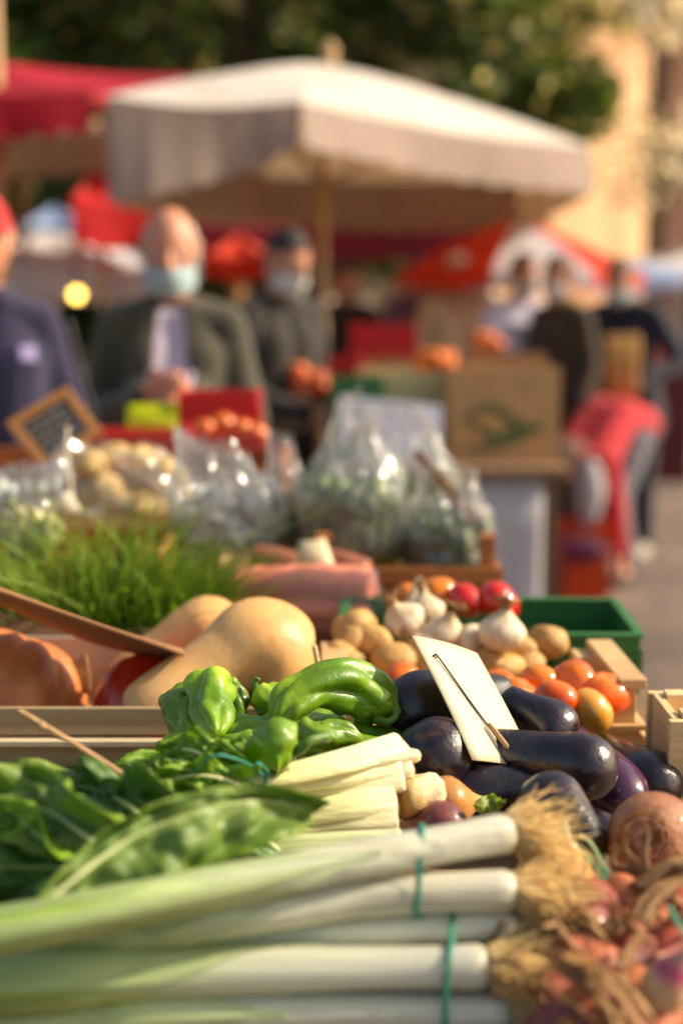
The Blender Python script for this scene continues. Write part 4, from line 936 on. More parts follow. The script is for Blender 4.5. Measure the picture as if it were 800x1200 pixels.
# ------------------------------------------------------------------ CRATE WITH BAGGED SALAD
wood_crate('orange brown slatted crate filled with clear bags of salad', -.06, .285, 2.46, 2.82, .932, 1.002, WOOD2, nslat=2, gap=.010, posth=.124, post=.026)
def bag(label, c, r, seed, mtl=FILM, h=1.6, peak=.5, fill=.62, contents=None, nleaf=160, cname='salad_leaves', lsize=(.022, .042), slump=.55):
    """crumpled open plastic bag; h: height over 2*r.z, peak: how ragged the mouth is, fill: share filled with leaves"""
    c = V(c); base = c - V((0, 0, r[2])); e = empty('plastic_bag', label, 'plastic bag', base)
    H = 2 * r[2] * h; NA, NZ = 96, 54; mb = MB(); g = []; rs = random.Random(seed); a0 = rs.random() * 6.28
    for i in range(NZ + 1):
        t = i / NZ; row = []
        body = math.sin(PI * .5 * min(1, t / .22)) ** .6 if t < .22 else 1
        neck = lerp(1, slump, sm((t - .45) / .55))
        for j in range(NA):
            a = 2 * PI * j / NA; d = (math.cos(a), math.sin(a))
            top = 1 - peak * .5 * (1 - math.cos(a - a0)) * .5 + .10 * nz((d[0] * 2.2, d[1] * 2.2, seed), 1)
            z = t * H * lerp(1, top, sm((t - .3) / .7))
            amp = lerp(.10, .30, t)
            cr = amp * (abs(nz((d[0] * 2.4, d[1] * 2.4, t * 2.6 + seed), 1)) * 2 - .45) + amp * .35 * (abs(nz((d[0] * 5, d[1] * 5, t * 4 + seed * 2), 1)) * 2 - .4) + .012 * nz((d[0] * 11, d[1] * 11, t * 9), 1, seed)
            k = body * neck * (1 + cr)
            row.append(V((base.x + d[0] * r[0] * k + .03 * t * t * math.cos(a0), base.y + d[1] * r[1] * k, base.z + max(.001, z + .012 * t * nz((d[0] * 5, d[1] * 5, t * 9), 1, seed)))))
        g.append(row)
    mb.sheet(g, close=True); b0 = mb.addv(base + V((0, 0, .001)))
    for j in range(NA): mb.face(b0, (j + 1) % NA, j)
    mb.build('film', mtl, e)
    lf = MB()
    if contents is not None:
        for i in range(nleaf):
            a = rs.random() * 6.28; q = math.sqrt(rs.random()) * .80; t = rs.random() ** .8 * fill
            p = base + V((math.cos(a) * r[0] * q, math.sin(a) * r[1] * q, .008 + t * H * .75)); l = rs.uniform(*lsize); w_ = l * .45
            dd = V((rs.gauss(0, 1), rs.gauss(0, 1), rs.gauss(0, 1))).normalized(); n = dd.orthogonal().normalized(); b_ = dd.cross(n)
            lf.sheet([[p + dd * (l * (t2 - .5)) + b_ * (s2 * w_ * math.sin(PI * min(1, .1 + t2 * .85))) + n * (.35 * l * (t2 * t2 + s2 * s2 * .4)) for s2 in (-1, -.4, .4, 1)] for t2 in np.linspace(0, 1, 6)], al=lambda i_, j_: rs.random())
        lf.build(cname, contents, e)
    return e
bag('tallest clear bag of green salad at the left of the slatted crate', Yp(412, 628, 2.60), (.098, .08, .072), 3, h=2.35, peak=.75, slump=.42, contents=SALAD, nleaf=330)
bag('clear bag of green salad at the right of the slatted crate', Yp(522, 640, 2.60), (.082, .08, .062), 8, h=1.75, peak=.5, contents=SALAD, nleaf=300, slump=.6)
bag('clear bag of salad between and behind the two front bags', Yp(462, 604, 2.74), (.125, .06, .085), 13, h=1.75, peak=.4, contents=SALAD, nleaf=220, slump=.6)
WH = mat('bagged_cauliflower', rgb(206, 206, 196), .3, 20, .7, .3, 50)
bag('pale bluish plastic bag standing left of the slatted crate', Yp(268, 600, 2.62), (.105, .08, .085), 17, FILMB, h=1.4, peak=.4, contents=WH, nleaf=130, cname='pale_leaves', slump=.62)
bag('slim clear bag between the pale bag and the slatted crate', Yp(338, 604, 2.68), (.045, .05, .085), 19, FILM, h=1.5, peak=.5, contents=SALAD, nleaf=70)
mb = MB(); mb.bar(Yp(488, 530, 2.70), Yp(556, 612, 2.58), .016, .010, up=(0, 1, 0)); o = mb.build('wooden_lath', WOOD2, org=Yp(556, 612, 2.58), smooth=False, bevel=.001); tag(o, 'bare wooden lath leaning across the bags of the slatted crate', 'wooden lath')
# white paper tag in front of the bags
mb = MB(); q = [Yp(350, 634, 2.30), Yp(380, 630, 2.30), Yp(396, 674, 2.28), Yp(344, 670, 2.28)]
mb.sheet([[q[0].lerp(q[1], s) + V((0, -.01 * math.sin(PI * s), 0)) for s in (0, .25, .5, .75, 1)], [q[3].lerp(q[2], s) + V((0, -.014 * math.sin(PI * s), 0)) for s in (0, .25, .5, .75, 1)]])
o = mb.build('paper_tag', PAPER, org=q[3], solid=.001); tag(o, 'small bright paper tag in front of the salad bags', 'paper tag')

# ------------------------------------------------------------------ TOMATO CRATE
tc_ = wood_crate('pale wooden crate of tomatoes with a square corner post', -.03, .372, 1.662, 1.86, .932, .968, WOOD, rot=R(2), nslat=1, posth=.078, post=.046, t=.010)
mb = MB(); mb.box((.201 - .022, 0, .080 + .006), (.034, .198, .012)); mb.build('top_rail', WOOD, tc_, smooth=False, bevel=.0015)
mb = MB(); mb.box((-.201 + .022, 0, .080 + .006), (.034, .198, .012)); mb.build('top_rail', WOOD, tc_, smooth=False, bevel=.0015)
for i, (px, py, z, r, m, lab) in enumerate([
    (692, 834, .994, .0300, TOMY, 'yellow tomato at the front right of the wooden crate'),
    (652, 822, 1.006, .0300, TOM, 'orange-red tomato in the middle of the wooden crate, left of the yellow one'),
    (708, 814, 1.0, .0320, TOM, 'red-orange tomato touching the corner post'),
    (672, 800, 1.01, .0290, TOM, 'tomato at the back right below the top rail'),
    (632, 800, 1.008, .0270, TOMO, 'golden orange tomato at the back of the wooden crate'),
    (628, 842, .986, .0260, TOM, 'small orange tomato at the front edge beside the card'),
    (606, 818, 1.0, .0280, TOM, 'tomato seen just right of the price card'),
    (583, 806, 1.004, .0260, TOM, 'tomato partly hidden by the upper right corner of the price card'),
    (474, 803, 1.012, .0290, TOM, 'lone red tomato behind the speckled aubergine at left'),
    (650, 848, .972, .0240, TOM, 'tomato low behind the front rail'), (560, 822, .985, .028, TOM, 'tomato behind the price card')]):
    tomato(Z(px, py, z), r, m, lab, 300 + i, 'tomatoes in the wooden crate')
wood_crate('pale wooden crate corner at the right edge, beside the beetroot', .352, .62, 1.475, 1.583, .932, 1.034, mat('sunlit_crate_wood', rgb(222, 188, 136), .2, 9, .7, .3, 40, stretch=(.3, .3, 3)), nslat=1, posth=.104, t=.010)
mb = MB(); mb.box((.395, 1.612, .945), (.07, .05, .024)); mb.box((.395, 1.64, .962), (.075, .02, .008)); o = mb.build('wooden_block', WOOD, org=V((.395, 1.612, .933)), smooth=False, bevel=.002); tag(o, 'tan wooden board end lying between the two pale crates', 'wooden board')

# ------------------------------------------------------------------ LEFT BACK TIERS
wood_crate('wooden crate under the cauliflower, behind the herbs', -.95, -.30, 2.34, 2.60, .932, 1.05, WOOD2, group=None)
wood_crate('wooden crate under the bag of pale potatoes', -.80, -.23, 2.64, 2.98, .932, 1.05, WOOD, group=None)
wood_crate('wooden crate under the red plastic crate', -.95, -.12, 3.02, 3.34, .932, 1.115, WOOD2, group=None)
rs = random.Random(21); k = 0
for px, py, r in [(105, 545, .036), (135, 538, .036), (165, 540, .034), (195, 556, .037), (120, 572, .036), (152, 566, .037), (182, 578, .036), (95, 580, .034), (210, 582, .03), (140, 590, .034), (170, 596, .034), (200, 600, .032)]:
    potato('potato', Yp(px, py, 2.76 + rs.uniform(-.05, .07)), r, POTATOP, 'pale round potato inside the large clear bag at left', 'potato', 400 + k, 'pale potatoes in the clear bag'); k += 1
bag('large clear bag of pale potatoes behind the herbs', Yp(152, 572, 2.78), (.135, .11, .066), 29, FILM, h=1.18, peak=.12, slump=.7)
bag('bluish plastic bag at the left edge below the chalkboard', Yp(12, 580, 2.46), (.085, .07, .045), 31, FILMB, h=1.2, peak=.3, contents=WH, nleaf=90, cname='pale_leaves', slump=.7)
# cauliflower with pale leaves
ce = empty('cauliflower', 'cauliflower wrapped in pale green leaves at the left edge', 'cauliflower', Yp(45, 650, 2.3))
mb = MB(); mb.blob(Yp(30, 622, 2.34), (.045, .04, .04), 30, 20, lambda d: 1 + .09 * nz(d, 6, 2) + .05 * nz(d, 14, 4)); mb.build('curd', mat('cauliflower_curd', rgb(214, 200, 160), .2, 40, .8, .5, 90), ce)
CLEAF = mat('cauliflower_leaf', [(0, rgb(214, 208, 164)), (.4, rgb(186, 186, 120)), (1, rgb(150, 164, 90))], .2, 20, .5, .3, 60, transl=.2)
for q in range(6):
    px = (58, 40, 22, 66, 8, 48)[q]; py = (584, 592, 586, 604, 600, 606)[q]
    mb = MB(); pth = leaf_mb(mb, [Yp(34 + (px - 34) * .3, 655, 2.29), Yp(px - 2, 628, 2.26 + .01 * q), Yp(px + (4, -6, -10, 10, -8, 3)[q], py, 2.27 + .01 * q)], lambda t: .020 * math.sin(PI * min(1, .25 + t * .72)), ((.5, -.2, -.6, .8, -.5, .1)[q], -.8, .3), 80 + q, curl=-.5, ruffle=.008, crink=.006, nu=18, nv=14)
    mb.build('leaf', CLEAF, ce)
# chalkboard
cb_ = [Yp(6, 496, 2.92), Yp(79, 452, 2.95), Yp(120, 505, 2.92), Yp(54, 555, 2.89)]
e = empty('chalkboard_sign', 'small wood framed chalkboard tilted on its corner at left', 'chalkboard', cb_[3])
n_ = (cb_[1] - cb_[0]).cross(cb_[3] - cb_[0]).normalized(); n_ = n_ if n_.y < 0 else -n_
ctr = sum(cb_, V()) / 4
ins = [ctr + (p - ctr) * .70 for p in cb_]
mb = MB(); mb.sheet([[ins[0] , ins[1]], [ins[3], ins[2]]]); mb.build('board', mat('slate', rgb(58, 54, 54), .2, 30, .7, .1, 60, blotch=(rgb(92, 88, 86), .6, 22)), e, smooth=False, solid=.004, offs=0)
FRM = mat('chalkboard_frame_wood', rgb(190, 130, 66), .2, 12, .6)
mb = MB()
for i in range(4):
    a_, b_ = ctr + (cb_[i] - ctr) * .86, ctr + (cb_[(i + 1) % 4] - ctr) * .86; d_ = (b_ - a_).normalized() * .0095; mb.bar(a_ - d_ * (1 if i % 2 else -1), b_ + d_ * (1 if i % 2 else -1), .019, .009, up=n_)
mb.build('frame', FRM, e, smooth=False, bevel=.0015)
mb = MB(); ux = (ins[1] - ins[0]); uy = (ins[3] - ins[0]); rs = random.Random(4)
for ln in range(4):
    for w_ in range(4):
        x0 = .1 + w_ * .21; l = rs.uniform(.1, .17); y0 = .17 + ln * .2
        mb.tube([ins[0] + ux * (x0 + l * t) + uy * (y0 + .05 * math.sin(t * 17 + ln + w_)) + n_ * .0035 for t in np.linspace(0, 1, 14)], .0010, 4)
mb.build('chalk_marks', mat('chalk', rgb(186, 182, 176), .1, 30, .9), e)
# white spike holder
e = empty('sign_spike', 'white plastic sign holder stuck up behind the herbs', 'sign holder', Yp(78, 605, 2.5))
WPL = mat('white_plastic', rgb(226, 214, 190), .05, 10, .5, transl=.15)
mb = MB(); mb.tube(spline([Yp(79, 500, 2.52), Yp(80, 540, 2.51), Yp(86, 590, 2.5)], 12), [.006, .0065, .0065, .0065, .006, .006, .006, .006, .006, .006, .006, .005], 8, sq=.4); mb.build('spike', WPL, e)
mb = MB(); a_ = [Yp(50, 566, 2.52), Yp(72, 560, 2.52), Yp(96, 598, 2.47), Yp(62, 602, 2.47)]; mb.sheet([[a_[0], a_[1]], [a_[3], a_[2]]]); mb.build('clip', WPL, e, solid=.004)

# yellow sign, red crate, tray
e = empty('yellow_sign', 'bright yellow price sign standing in front of the old man', 'price sign', Yp(180, 535, 3.18))
q = [Yp(148, 473, 3.2), Yp(209, 473, 3.2), Yp(209, 519, 3.17), Yp(149, 519, 3.17)]
mb = MB(); mb.sheet([[q[0].lerp(q[1], t) + V((0, -.006 * math.sin(PI * t), 0)) for t in np.linspace(0, 1, 8)], [q[3].lerp(q[2], t) + V((0, -.006 * math.sin(PI * t), 0)) for t in np.linspace(0, 1, 8)]]); mb.build('panel', mat('yellow_card', rgb(196, 204, 10), .06, 10, .5, transl=.25), e, solid=.002)
mb = MB(); mb.tube([Yp(180, 519, 3.178), Yp(182, 545, 3.178)], .004, 8); mb.build('post', WPL, e)
c1 = Yp(213, 510, 3.25); c2 = Yp(302, 462, 3.25)
plastic_crate('small bright red plastic crate in front of the old man', c1.x, c2.x, 3.20, 3.34, c1.z, c2.z - .0, REDPL)
def produce_pile(name, label, cat, group, m, spots, r, seed0, sq=.85):
    for i, p in enumerate(spots):
        o = MB().blob((0, 0, 0), (r, r, r * sq), 16, 12, lambda d: 1 - .12 * math.exp(-(math.hypot(d.x, d.y) / .3) ** 2) * (d.z > 0) + .05 * nz(d, 1.5, seed0 + i)).build(name, m, Mx=Matrix.Translation(p) @ Quaternion((1, 0, 0), .6 * math.sin(i * 2.1)).to_matrix().to_4x4()); tag(o, label, cat, group)
t1 = Yp(112, 526, 3.10); t2 = Yp(308, 508, 3.10)
plastic_crate('shallow pinkish red plastic tray below the small red crate', t1.x, t2.x, 3.04, 3.17, t1.z, t2.z, mat('pink_plastic', rgb(196, 60, 50), .1, 10, .45))
produce_pile('sweet_pepper', 'orange sweet pepper in the shallow red tray', 'sweet pepper', 'orange sweet peppers in the red tray', mat('orange_pepper', rgb(220, 104, 24), .12, 12, .3, coat=.3), [Yp(240, 502, 3.10), Yp(262, 496, 3.11), Yp(283, 503, 3.1), Yp(300, 508, 3.09)], .027, 500)
produce_pile('sweet_pepper', 'red sweet pepper in the shallow red tray', 'sweet pepper', 'red sweet pepper in the red tray', mat('red_pepper', rgb(190, 30, 22), .12, 12, .3, coat=.3), [Yp(220, 508, 3.1)], .030, 520)
# ------------------------------------------------------------------ PEOPLE
SKIN = mat('skin', rgb(196, 134, 104), .1, 12, .5, sss=.12, sssr=(.012, .005, .003), blotch=(rgb(186, 100, 78), .35, 9))
EYEW = mat('eye_white', rgb(220, 215, 208), .02, 10, .2); EYED = mat('eye_dark', rgb(30, 20, 14), .02, 10, .15)
def cloth(name, c, var=.18, rough=.85): return mat(name, c, var, 7, rough, .3, 180, sheen=.2)
MASKM = mat('face_mask', rgb(164, 188, 192), .06, 20, .8)
MASKW = mat('white_mask', rgb(214, 212, 206), .06, 20, .8)

def capsule(mb, a, b, r0, r1, n=12):
    a, b = V(a), V(b); d = (b - a); L = d.length; d.normalize(); pts = []; rad = []
    for k in range(4): an = PI / 2 * k / 4; pts.append(a - d * r0 * math.cos(an)); rad.append(max(.0008, r0 * math.sin(an)))
    pts += [a, b]; rad += [r0, r1]
    for k in range(1, 5): an = PI / 2 * k / 4; pts.append(b + d * r1 * math.sin(an)); rad.append(max(.0008, r1 * math.cos(an)))
    mb.tube(pts, rad, n)
def remesh(mb, name, m, parent, vox, it=5):
    o = mb.build(name, m, parent)
    r = o.modifiers.new('r', 'REMESH'); r.mode = 'VOXEL'; r.voxel_size = vox; r.use_smooth_shade = True
    s = o.modifiers.new('s', 'SMOOTH'); s.factor = .5; s.iterations = it
    apply_mods(o); o.data.name = name
    return o
def person(label, x, y, face=0, H=1.70, top=None, legs=None, shirt=None, hair=None, style='short', mask=None, hat=None, wide=1.0, coat=.0, pose=None, vox=.009, lean=0, twist=0, headpitch=.12, headyaw=0, group=None, stripe=None, collar=None, drop=0):
    """face: turn about z, 0 looks at the camera (-Y)"""
    s = H / 1.72; pose = pose or {}
    J = dict(hip=(0, 0, .95), waist=(0, .0, 1.10), chest=(0, .005, 1.30), neckb=(0, .015, 1.46), neck=(0, -.005, 1.53), head=(0, -.02, 1.61),
             sh_l=(.175, .01, 1.41), el_l=(.235, .03, 1.13), wr_l=(.225, -.09, .90), sh_r=(-.175, .01, 1.41), el_r=(-.235, .03, 1.13), wr_r=(-.225, -.09, .90),
             hp_l=(.09, 0, .92), kn_l=(.105, -.02, .50), an_l=(.11, .02, .085), hp_r=(-.09, 0, .92), kn_r=(-.105, -.02, .50), an_r=(-.11, .02, .085))
    J = {k: V(v) for k, v in J.items()}
    for k in J:
        if k[-2:] in ('_l', '_r') and k[:2] in ('sh', 'el'): J[k].x *= wide
    for k, v in pose.items(): J[k] = V(v)
    upper = ['waist', 'chest', 'neckb', 'neck', 'head', 'sh_l', 'el_l', 'wr_l', 'sh_r', 'el_r', 'wr_r']
    if lean:
        Rm = Matrix.Rotation(lean, 3, 'X'); hp = J['hip']
        for k in upper:
            if k in pose and k[:2] in ('el', 'wr') and pose.get('_fixed'): continue
            f = .5 if k == 'waist' else 1
            J[k] = hp + (Matrix.Rotation(lean * f, 3, 'X') @ (J[k] - hp))
    J.pop('_fixed', None)
    if drop:
        for k in J:
            if k[:2] not in ('an', 'kn'): J[k].z -= drop
            if k[:2] == 'kn': J[k] += V((0, -drop * .8, -drop * .35))
            if k[:2] not in ('an', 'kn'): J[k].y += drop * .5
    for k in J: J[k] = J[k] * s
    ts = .80 if top else 1
    e = empty('person', label, 'person', (0, 0, 0), group); e.location = (x, y, 0); e.rotation_euler.z = face; e['_org'] = (0., 0., 0.)
    up = (J['neckb'] - J['waist']).normalized() if lean else V((0, 0, 1))
    hq = V((0, 0, 1)).rotation_difference(up) @ Quaternion((0, 0, 1), headyaw) @ Quaternion((1, 0, 0), headpitch)
    HM = hq.to_matrix(); hc = J['head']
    def hp_(v): return hc + HM @ (V(v) * s)
    side = V((1, 0, 0))
    b = MB()
    # torso
    for sx in (-1, 1):
        capsule(b, J['hip'] + side * sx * .065 * s, J['waist'] + side * sx * .055 * s, .10 * s * ts, .092 * s * ts); capsule(b, J['waist'] + side * sx * .055 * s, J['chest'] + side * sx * .065 * s, .092 * s * ts, .10 * s * ts)
        capsule(b, J['chest'] + side * sx * .06 * s, J['neckb'] + side * sx * .025 * s - up * .02, .098 * s * ts, .055 * s * ts)
    capsule(b, J['sh_l'] - up * .02, J['neckb'] - up * .035, .05 * s * ts, .05 * s * ts); capsule(b, J['sh_r'] - up * .02, J['neckb'] - up * .035, .05 * s * ts, .05 * s * ts)
    capsule(b, J['neckb'], J['neck'] + (J['head'] - J['neck']) * .5, .056 * s, .052 * s)
    for q in 'lr':
        capsule(b, J['sh_' + q] - up * .02, J['el_' + q], .050 * s * ts, .038 * s); capsule(b, J['el_' + q], J['wr_' + q], .039 * s, .025 * s)
        capsule(b, J['hp_' + q], J['kn_' + q], .082 * s, .055 * s); capsule(b, J['kn_' + q], J['an_' + q], .055 * s, .036 * s)
        toe = J['an_' + q] + V((0, -.13, -.05)) * s; capsule(b, J['an_' + q] + V((0, .02, -.035)) * s, toe, .036 * s, .030 * s)
        # hand: palm, four fingers, thumb
        f = (J['wr_' + q] - J['el_' + q]).normalized(); sd = 1 if q == 'l' else -1
        nrm = f.cross(V((0, 0, 1)) if abs(f.z) < .8 else V((0, 1, 0))).normalized(); flat = f.cross(nrm).normalized()
        w = J['wr_' + q]
        for k in range(4):
            off = flat * (k - 1.5) * .018 * s; kn = w + f * .085 * s + off
            capsule(b, w + f * .01 * s + off * .7, kn, .014 * s, .011 * s, 8)
            L = (.060, .072, .068, .052)[k] * s; c1 = kn + (f + nrm * .35 * sd).normalized() * L * .5; c2 = c1 + (f * .6 + nrm * .9 * sd).normalized() * L * .5
            capsule(b, kn, c1, .0095 * s, .009 * s, 8); capsule(b, c1, c2, .009 * s, .0075 * s, 8)
        t0 = w + f * .03 * s - flat * .02 * s; t1 = t0 + (f * .7 - flat * .9).normalized() * .035 * s; capsule(b, t0, t1, .012 * s, .011 * s, 8); capsule(b, t1, t1 + (f + nrm * .3 * sd).normalized() * .03 * s, .011 * s, .008 * s, 8)
    # head
    def hfn(d):
        k = 1.0
        front = max(0, -d.y)
        k += .05 * math.exp(-((d.z + .78) / .22) ** 2) * front               # chin
        k += .03 * math.exp(-((d.z - .22) / .12) ** 2) * front               # brow
        for ex in (-.38, .38): k -= .07 * math.exp(-(((d.x - ex) / .20) ** 2 + (d.z / .13) ** 2)) * (d.y < 0)
        k -= .035 * math.exp(-((d.z + .52) / .05) ** 2 - (d.x / .3) ** 2) * (d.y < 0)   # mouth line
        k -= .05 * math.exp(-((abs(d.x) - .8) / .3) ** 2) * math.exp(-((d.z + .5) / .3) ** 2)
        k += .05 * max(0, d.y) * (d.z > -.3)
        return k
    h = MB(); h.blob((0, 0, 0), (.076 * s, .097 * s, .118 * s), 36, 26, hfn)
    for p, a_, u_ in zip(h.v, h.a, h.u): pass
    off = len(b.v); b.v += [tuple(hc + HM @ V(p)) for p in h.v]; b.a += h.a; b.u += h.u; b.f += [tuple(i + off for i in f) for f in h.f]; b.mi += h.mi
    capsule(b, hp_((0, -.092, .018)), hp_((0, -.113, -.022)), .010 * s, .015 * s, 10)
    for ex in (-1, 1):
        capsule(b, hp_((ex * .077, .012, .02)), hp_((ex * .074, .006, -.025)), .014 * s, .009 * s, 8)
        capsule(b, hp_((ex * .012, -.104, -.024)), hp_((ex * .014, -.100, -.024)), .009 * s, .009 * s, 8)
    capsule(b, hp_((-.018, -.088, -.052)), hp_((.018, -.088, -.052)), .007 * s, .007 * s, 8); capsule(b, hp_((-.015, -.087, -.064)), hp_((.015, -.087, -.064)), .0075 * s, .0075 * s, 8)
    body = remesh(b, 'body', SKIN, e, vox * .75, 4)
    for ex in (-1, 1):
        ey = MB(); ey.blob(hp_((ex * .030, -.078, .004)), .0125 * s, 14, 10); ey.cm = 1; ey.blob(hp_((ex * .030, -.0865, .004)), .0055 * s, 10, 8); ey.build('eye', [EYEW, EYED], e)
    # trousers and shoes
    if legs:
        t = MB(); hem = .0
        for q in 'lr':
            capsule(t, J['hp_' + q], J['kn_' + q], .098 * s, .072 * s); capsule(t, J['kn_' + q], J['an_' + q] + V((0, 0, .01)), .070 * s, .058 * s)
            capsule(t, J['hip'] + side * (.06 if q == 'l' else -.06) * s, J['waist'] + side * (.05 if q == 'l' else -.05) * s - (J['waist'] - J['hip']) * .4, .112 * s, .105 * s)
        remesh(t, 'trousers', legs, e, vox * 1.3, 4)
    SH = pose.get('_shoe') if False else None
    for q in 'lr':
        f = MB(); an = J['an_' + q]; capsule(f, an + V((0, .025, -.040)) * s, an + V((0, -.145, -.052)) * s, .043 * s, .034 * s); capsule(f, an + V((0, .01, .0)) * s, an + V((0, -.05, -.03)) * s, .046 * s, .040 * s)
        for i, p in enumerate(f.v): f.v[i] = (p[0], p[1], max(p[2], .004))
        remesh(f, 'shoe', cloth('pale_shoe', rgb(186, 176, 156)) if (stripe == 'shoes') else cloth('dark_shoe', rgb(46, 40, 38)), e, vox, 3)
    # jacket
    if top:
        j = MB(); k_ = 1.0
        for sx in (-1, 1):
            dn = J['hip'] - up * coat * s + side * sx * (.072 + coat * .06) * s
            capsule(j, dn, J['waist'] + side * sx * .06 * s, (.104 + .03 * min(1, coat * 2)) * s, .100 * s); capsule(j, J['waist'] + side * sx * .064 * s * wide, J['chest'] + side * sx * .076 * s * wide, .100 * s, .108 * s)
            capsule(j, J['chest'] + side * sx * .08 * s * wide, J['neckb'] + side * sx * .035 * s - up * .02, .106 * s, .058 * s)
        for q in 'lr':
            capsule(j, J['sh_' + q] - up * .012, J['neckb'] - up * .015, .062 * s, .058 * s)
            capsule(j, J['sh_' + q] - up * .012, J['el_' + q], .064 * s, .052 * s); capsule(j, J['el_' + q], J['wr_' + q] - (J['wr_' + q] - J['el_' + q]) * .06, .052 * s, .040 * s)
        for i, p in enumerate(j.v): j.v[i] = tuple(V(p) + V((1, 1, 1)) * .008 * nz(p, 9, 2) + V((0, 1, 0)) * .006 * nz(p, 22, 5))
        jk = remesh(j, 'jacket', top, e, vox * 1.2, 4)
        me = jk.data; bvh = BVHTree.FromPolygons([v.co.copy() for v in me.vertices], [tuple(p.vertices) for p in me.polygons])
        fr = V((0, -1, 0)) if not lean else (Matrix.Rotation(lean, 3, 'X') @ V((0, -1, 0)))
        def patch(name, m, pts2, off=.004, nx=10, nzz=16, par=e):
            """pts2(u, v) -> (side, height along torso) ; projected on the jacket front"""
            g = []; 
            for iv in range(nzz + 1):
                row = []
                for iu in range(nx + 1):
                    a_, h_ = pts2(iu / nx, iv / nzz); o_ = J['hip'] + side * a_ * s + up * h_ * s + fr * .6
                    hit = bvh.ray_cast(o_, -fr); row.append((hit[0] + fr * off) if hit[0] is not None else o_ - fr * .48)
                g.append(row)
            q = MB(); q.sheet(g); return q.build(name, m, par, solid=.002)
        if shirt:
            patch('shirt', shirt, lambda u, v: ((u - .5) * lerp(.15, .12, v), lerp(-.05, .50, v)), .004)
            for sx in (-1, 1):
                patch('lapel', top, lambda u, v, sx=sx: (sx * (lerp(.062, .035, v) + u * lerp(.02, .075, math.sin(PI * min(1, v * .9)))), lerp(.16, .52, v)), .007)
        if collar:
            c = MB(); c.tube(spline([J['neckb'] + (side * math.cos(a_) * .075 + V((0, 1, 0)) * math.sin(a_) * .068) * s + up * (.02 + .012 * math.sin(a_)) * s for a_ in np.linspace(-PI * .42, PI * 1.42, 12)], 30), .020 * s, 10, sq=1.3); c.build('collar', collar, e)
        if stripe == 'sleeve':
            for q, sd in (('l', 1), ('r', -1)):
                m = MB(); w1 = []
                for t in np.linspace(0, 1, 14):
                    c = J['sh_' + q].lerp(J['el_' + q], t); w1.append(c + V((sd * lerp(.072, .058, t), -.012, 0)) * s + V((sd * .004, 0, 0)))
                m.sheet([[p + V((0, -.014, 0)), p + V((sd * .002, 0, 0)), p + V((0, .014, 0))] for p in w1]); m.build('sleeve_stripe', cloth('stripe_white', rgb(206, 196, 200)), e, solid=.002)
            patch('badge', cloth('badge_lilac', rgb(150, 140, 190)), lambda u, v: (.075 + .045 * u, .36 + .04 * v), .005, 6, 6)
    # hair, hat, mask
    def cap(name, m, region, k0=1.06, nu=40, nv=26, jit=.02, par=e):
        g = MB(); idx = {}
        for i in range(nv + 1):
            for j in range(nu):
                d = V((math.sin(PI * i / nv) * math.cos(2 * PI * j / nu), math.sin(PI * i / nv) * math.sin(2 * PI * j / nu), math.cos(PI * i / nv)))
                r_ = region(d)
                if r_ > 0:
                    q = hfn(d) * (k0 + jit * nz(d, 4, 3) + jit * .5 * nz(d, 12, 1) + (r_ - 1)); idx[(i, j)] = g.addv(hp_((d.x * .076 * q, d.y * .097 * q, d.z * .118 * q)), i / nv)
        for i in range(nv):
            for j in range(nu):
                ks = [(i, j), (i, (j + 1) % nu), (i + 1, (j + 1) % nu), (i + 1, j)]
                if all(q in idx for q in ks): g.face(*[idx[q] for q in ks])
        return g.build(name, m, par, solid=.008 * s, offs=1)
    if hair:
        reg = {'short': lambda d: 1.02 if (d.z > .55 or (d.y > -.1 and d.z > -.35) or (d.z > .28 and d.y > -.55)) else 0,
               'bald': lambda d: 1.0 if (d.y > -.42 and -.40 < d.z < .66 and (abs(d.x) > .42 or d.y > .45)) else 0,
               'long': lambda d: 1.10 if (d.z > .6 or (d.y > -.25 and d.z > -.95) or (d.z > .35 and d.y > -.5)) else 0}[style]
        cap('hair', hair, reg, 1.05 if style != 'long' else 1.08, jit=.04)
        if style == 'long':
            l = MB()
            for q in np.linspace(-1.2, 1.2, 9):
                p0 = hp_((math.sin(q) * .075, .045 + .05 * math.cos(q), -.02)); l.tube(spline([p0, p0 + HM @ V((math.sin(q) * .02, .02, -.09)), p0 + HM @ V((math.sin(q) * .03, .015, -.20)) + V((0, 0, -.02))], 8), [.03, .03, .028, .026, .024, .02, .014, .004], 8)
            l.build('hair_lengths', hair, e)
    if hat:
        cap('cap', hat, lambda d: 1.04 if d.z > .30 else 0, 1.06, jit=.0)
        v_ = MB(); g = [[hp_((math.sin(t) * .075 * (1 + q * .1), -.085 * math.cos(t) - q * .065 * math.cos(t * .8), .052 - q * .018)) for t in np.linspace(-1.2, 1.2, 14)] for q in (0, .33, .66, 1)]; v_.sheet(g); v_.build('visor', hat, e, solid=.003)
    if mask:
        g = []
        for i in range(13):
            zz = lerp(-.026, -.112, i / 12); row = []
            for k2 in range(17):
                t = lerp(-1.15, 1.15, k2 / 16); pinch = 1 - .25 * abs(i / 12 - .5) * 0
                r0 = .088 + .030 * math.exp(-(t / .55) ** 2) * (1 - .45 * abs(i / 12 * 2 - .7)) + .0012 * math.sin(i * 2.4)
                row.append(hp_((math.sin(t) * r0 * .90, -math.cos(t) * r0 * 1.05, zz * (1 - .25 * abs(t) / 1.15) - .012 * abs(t) / 1.15)))
            g.append(row)
        mk = MB(); mk.sheet(g); mo = mk.build('face_mask', mask, e, solid=.0015)
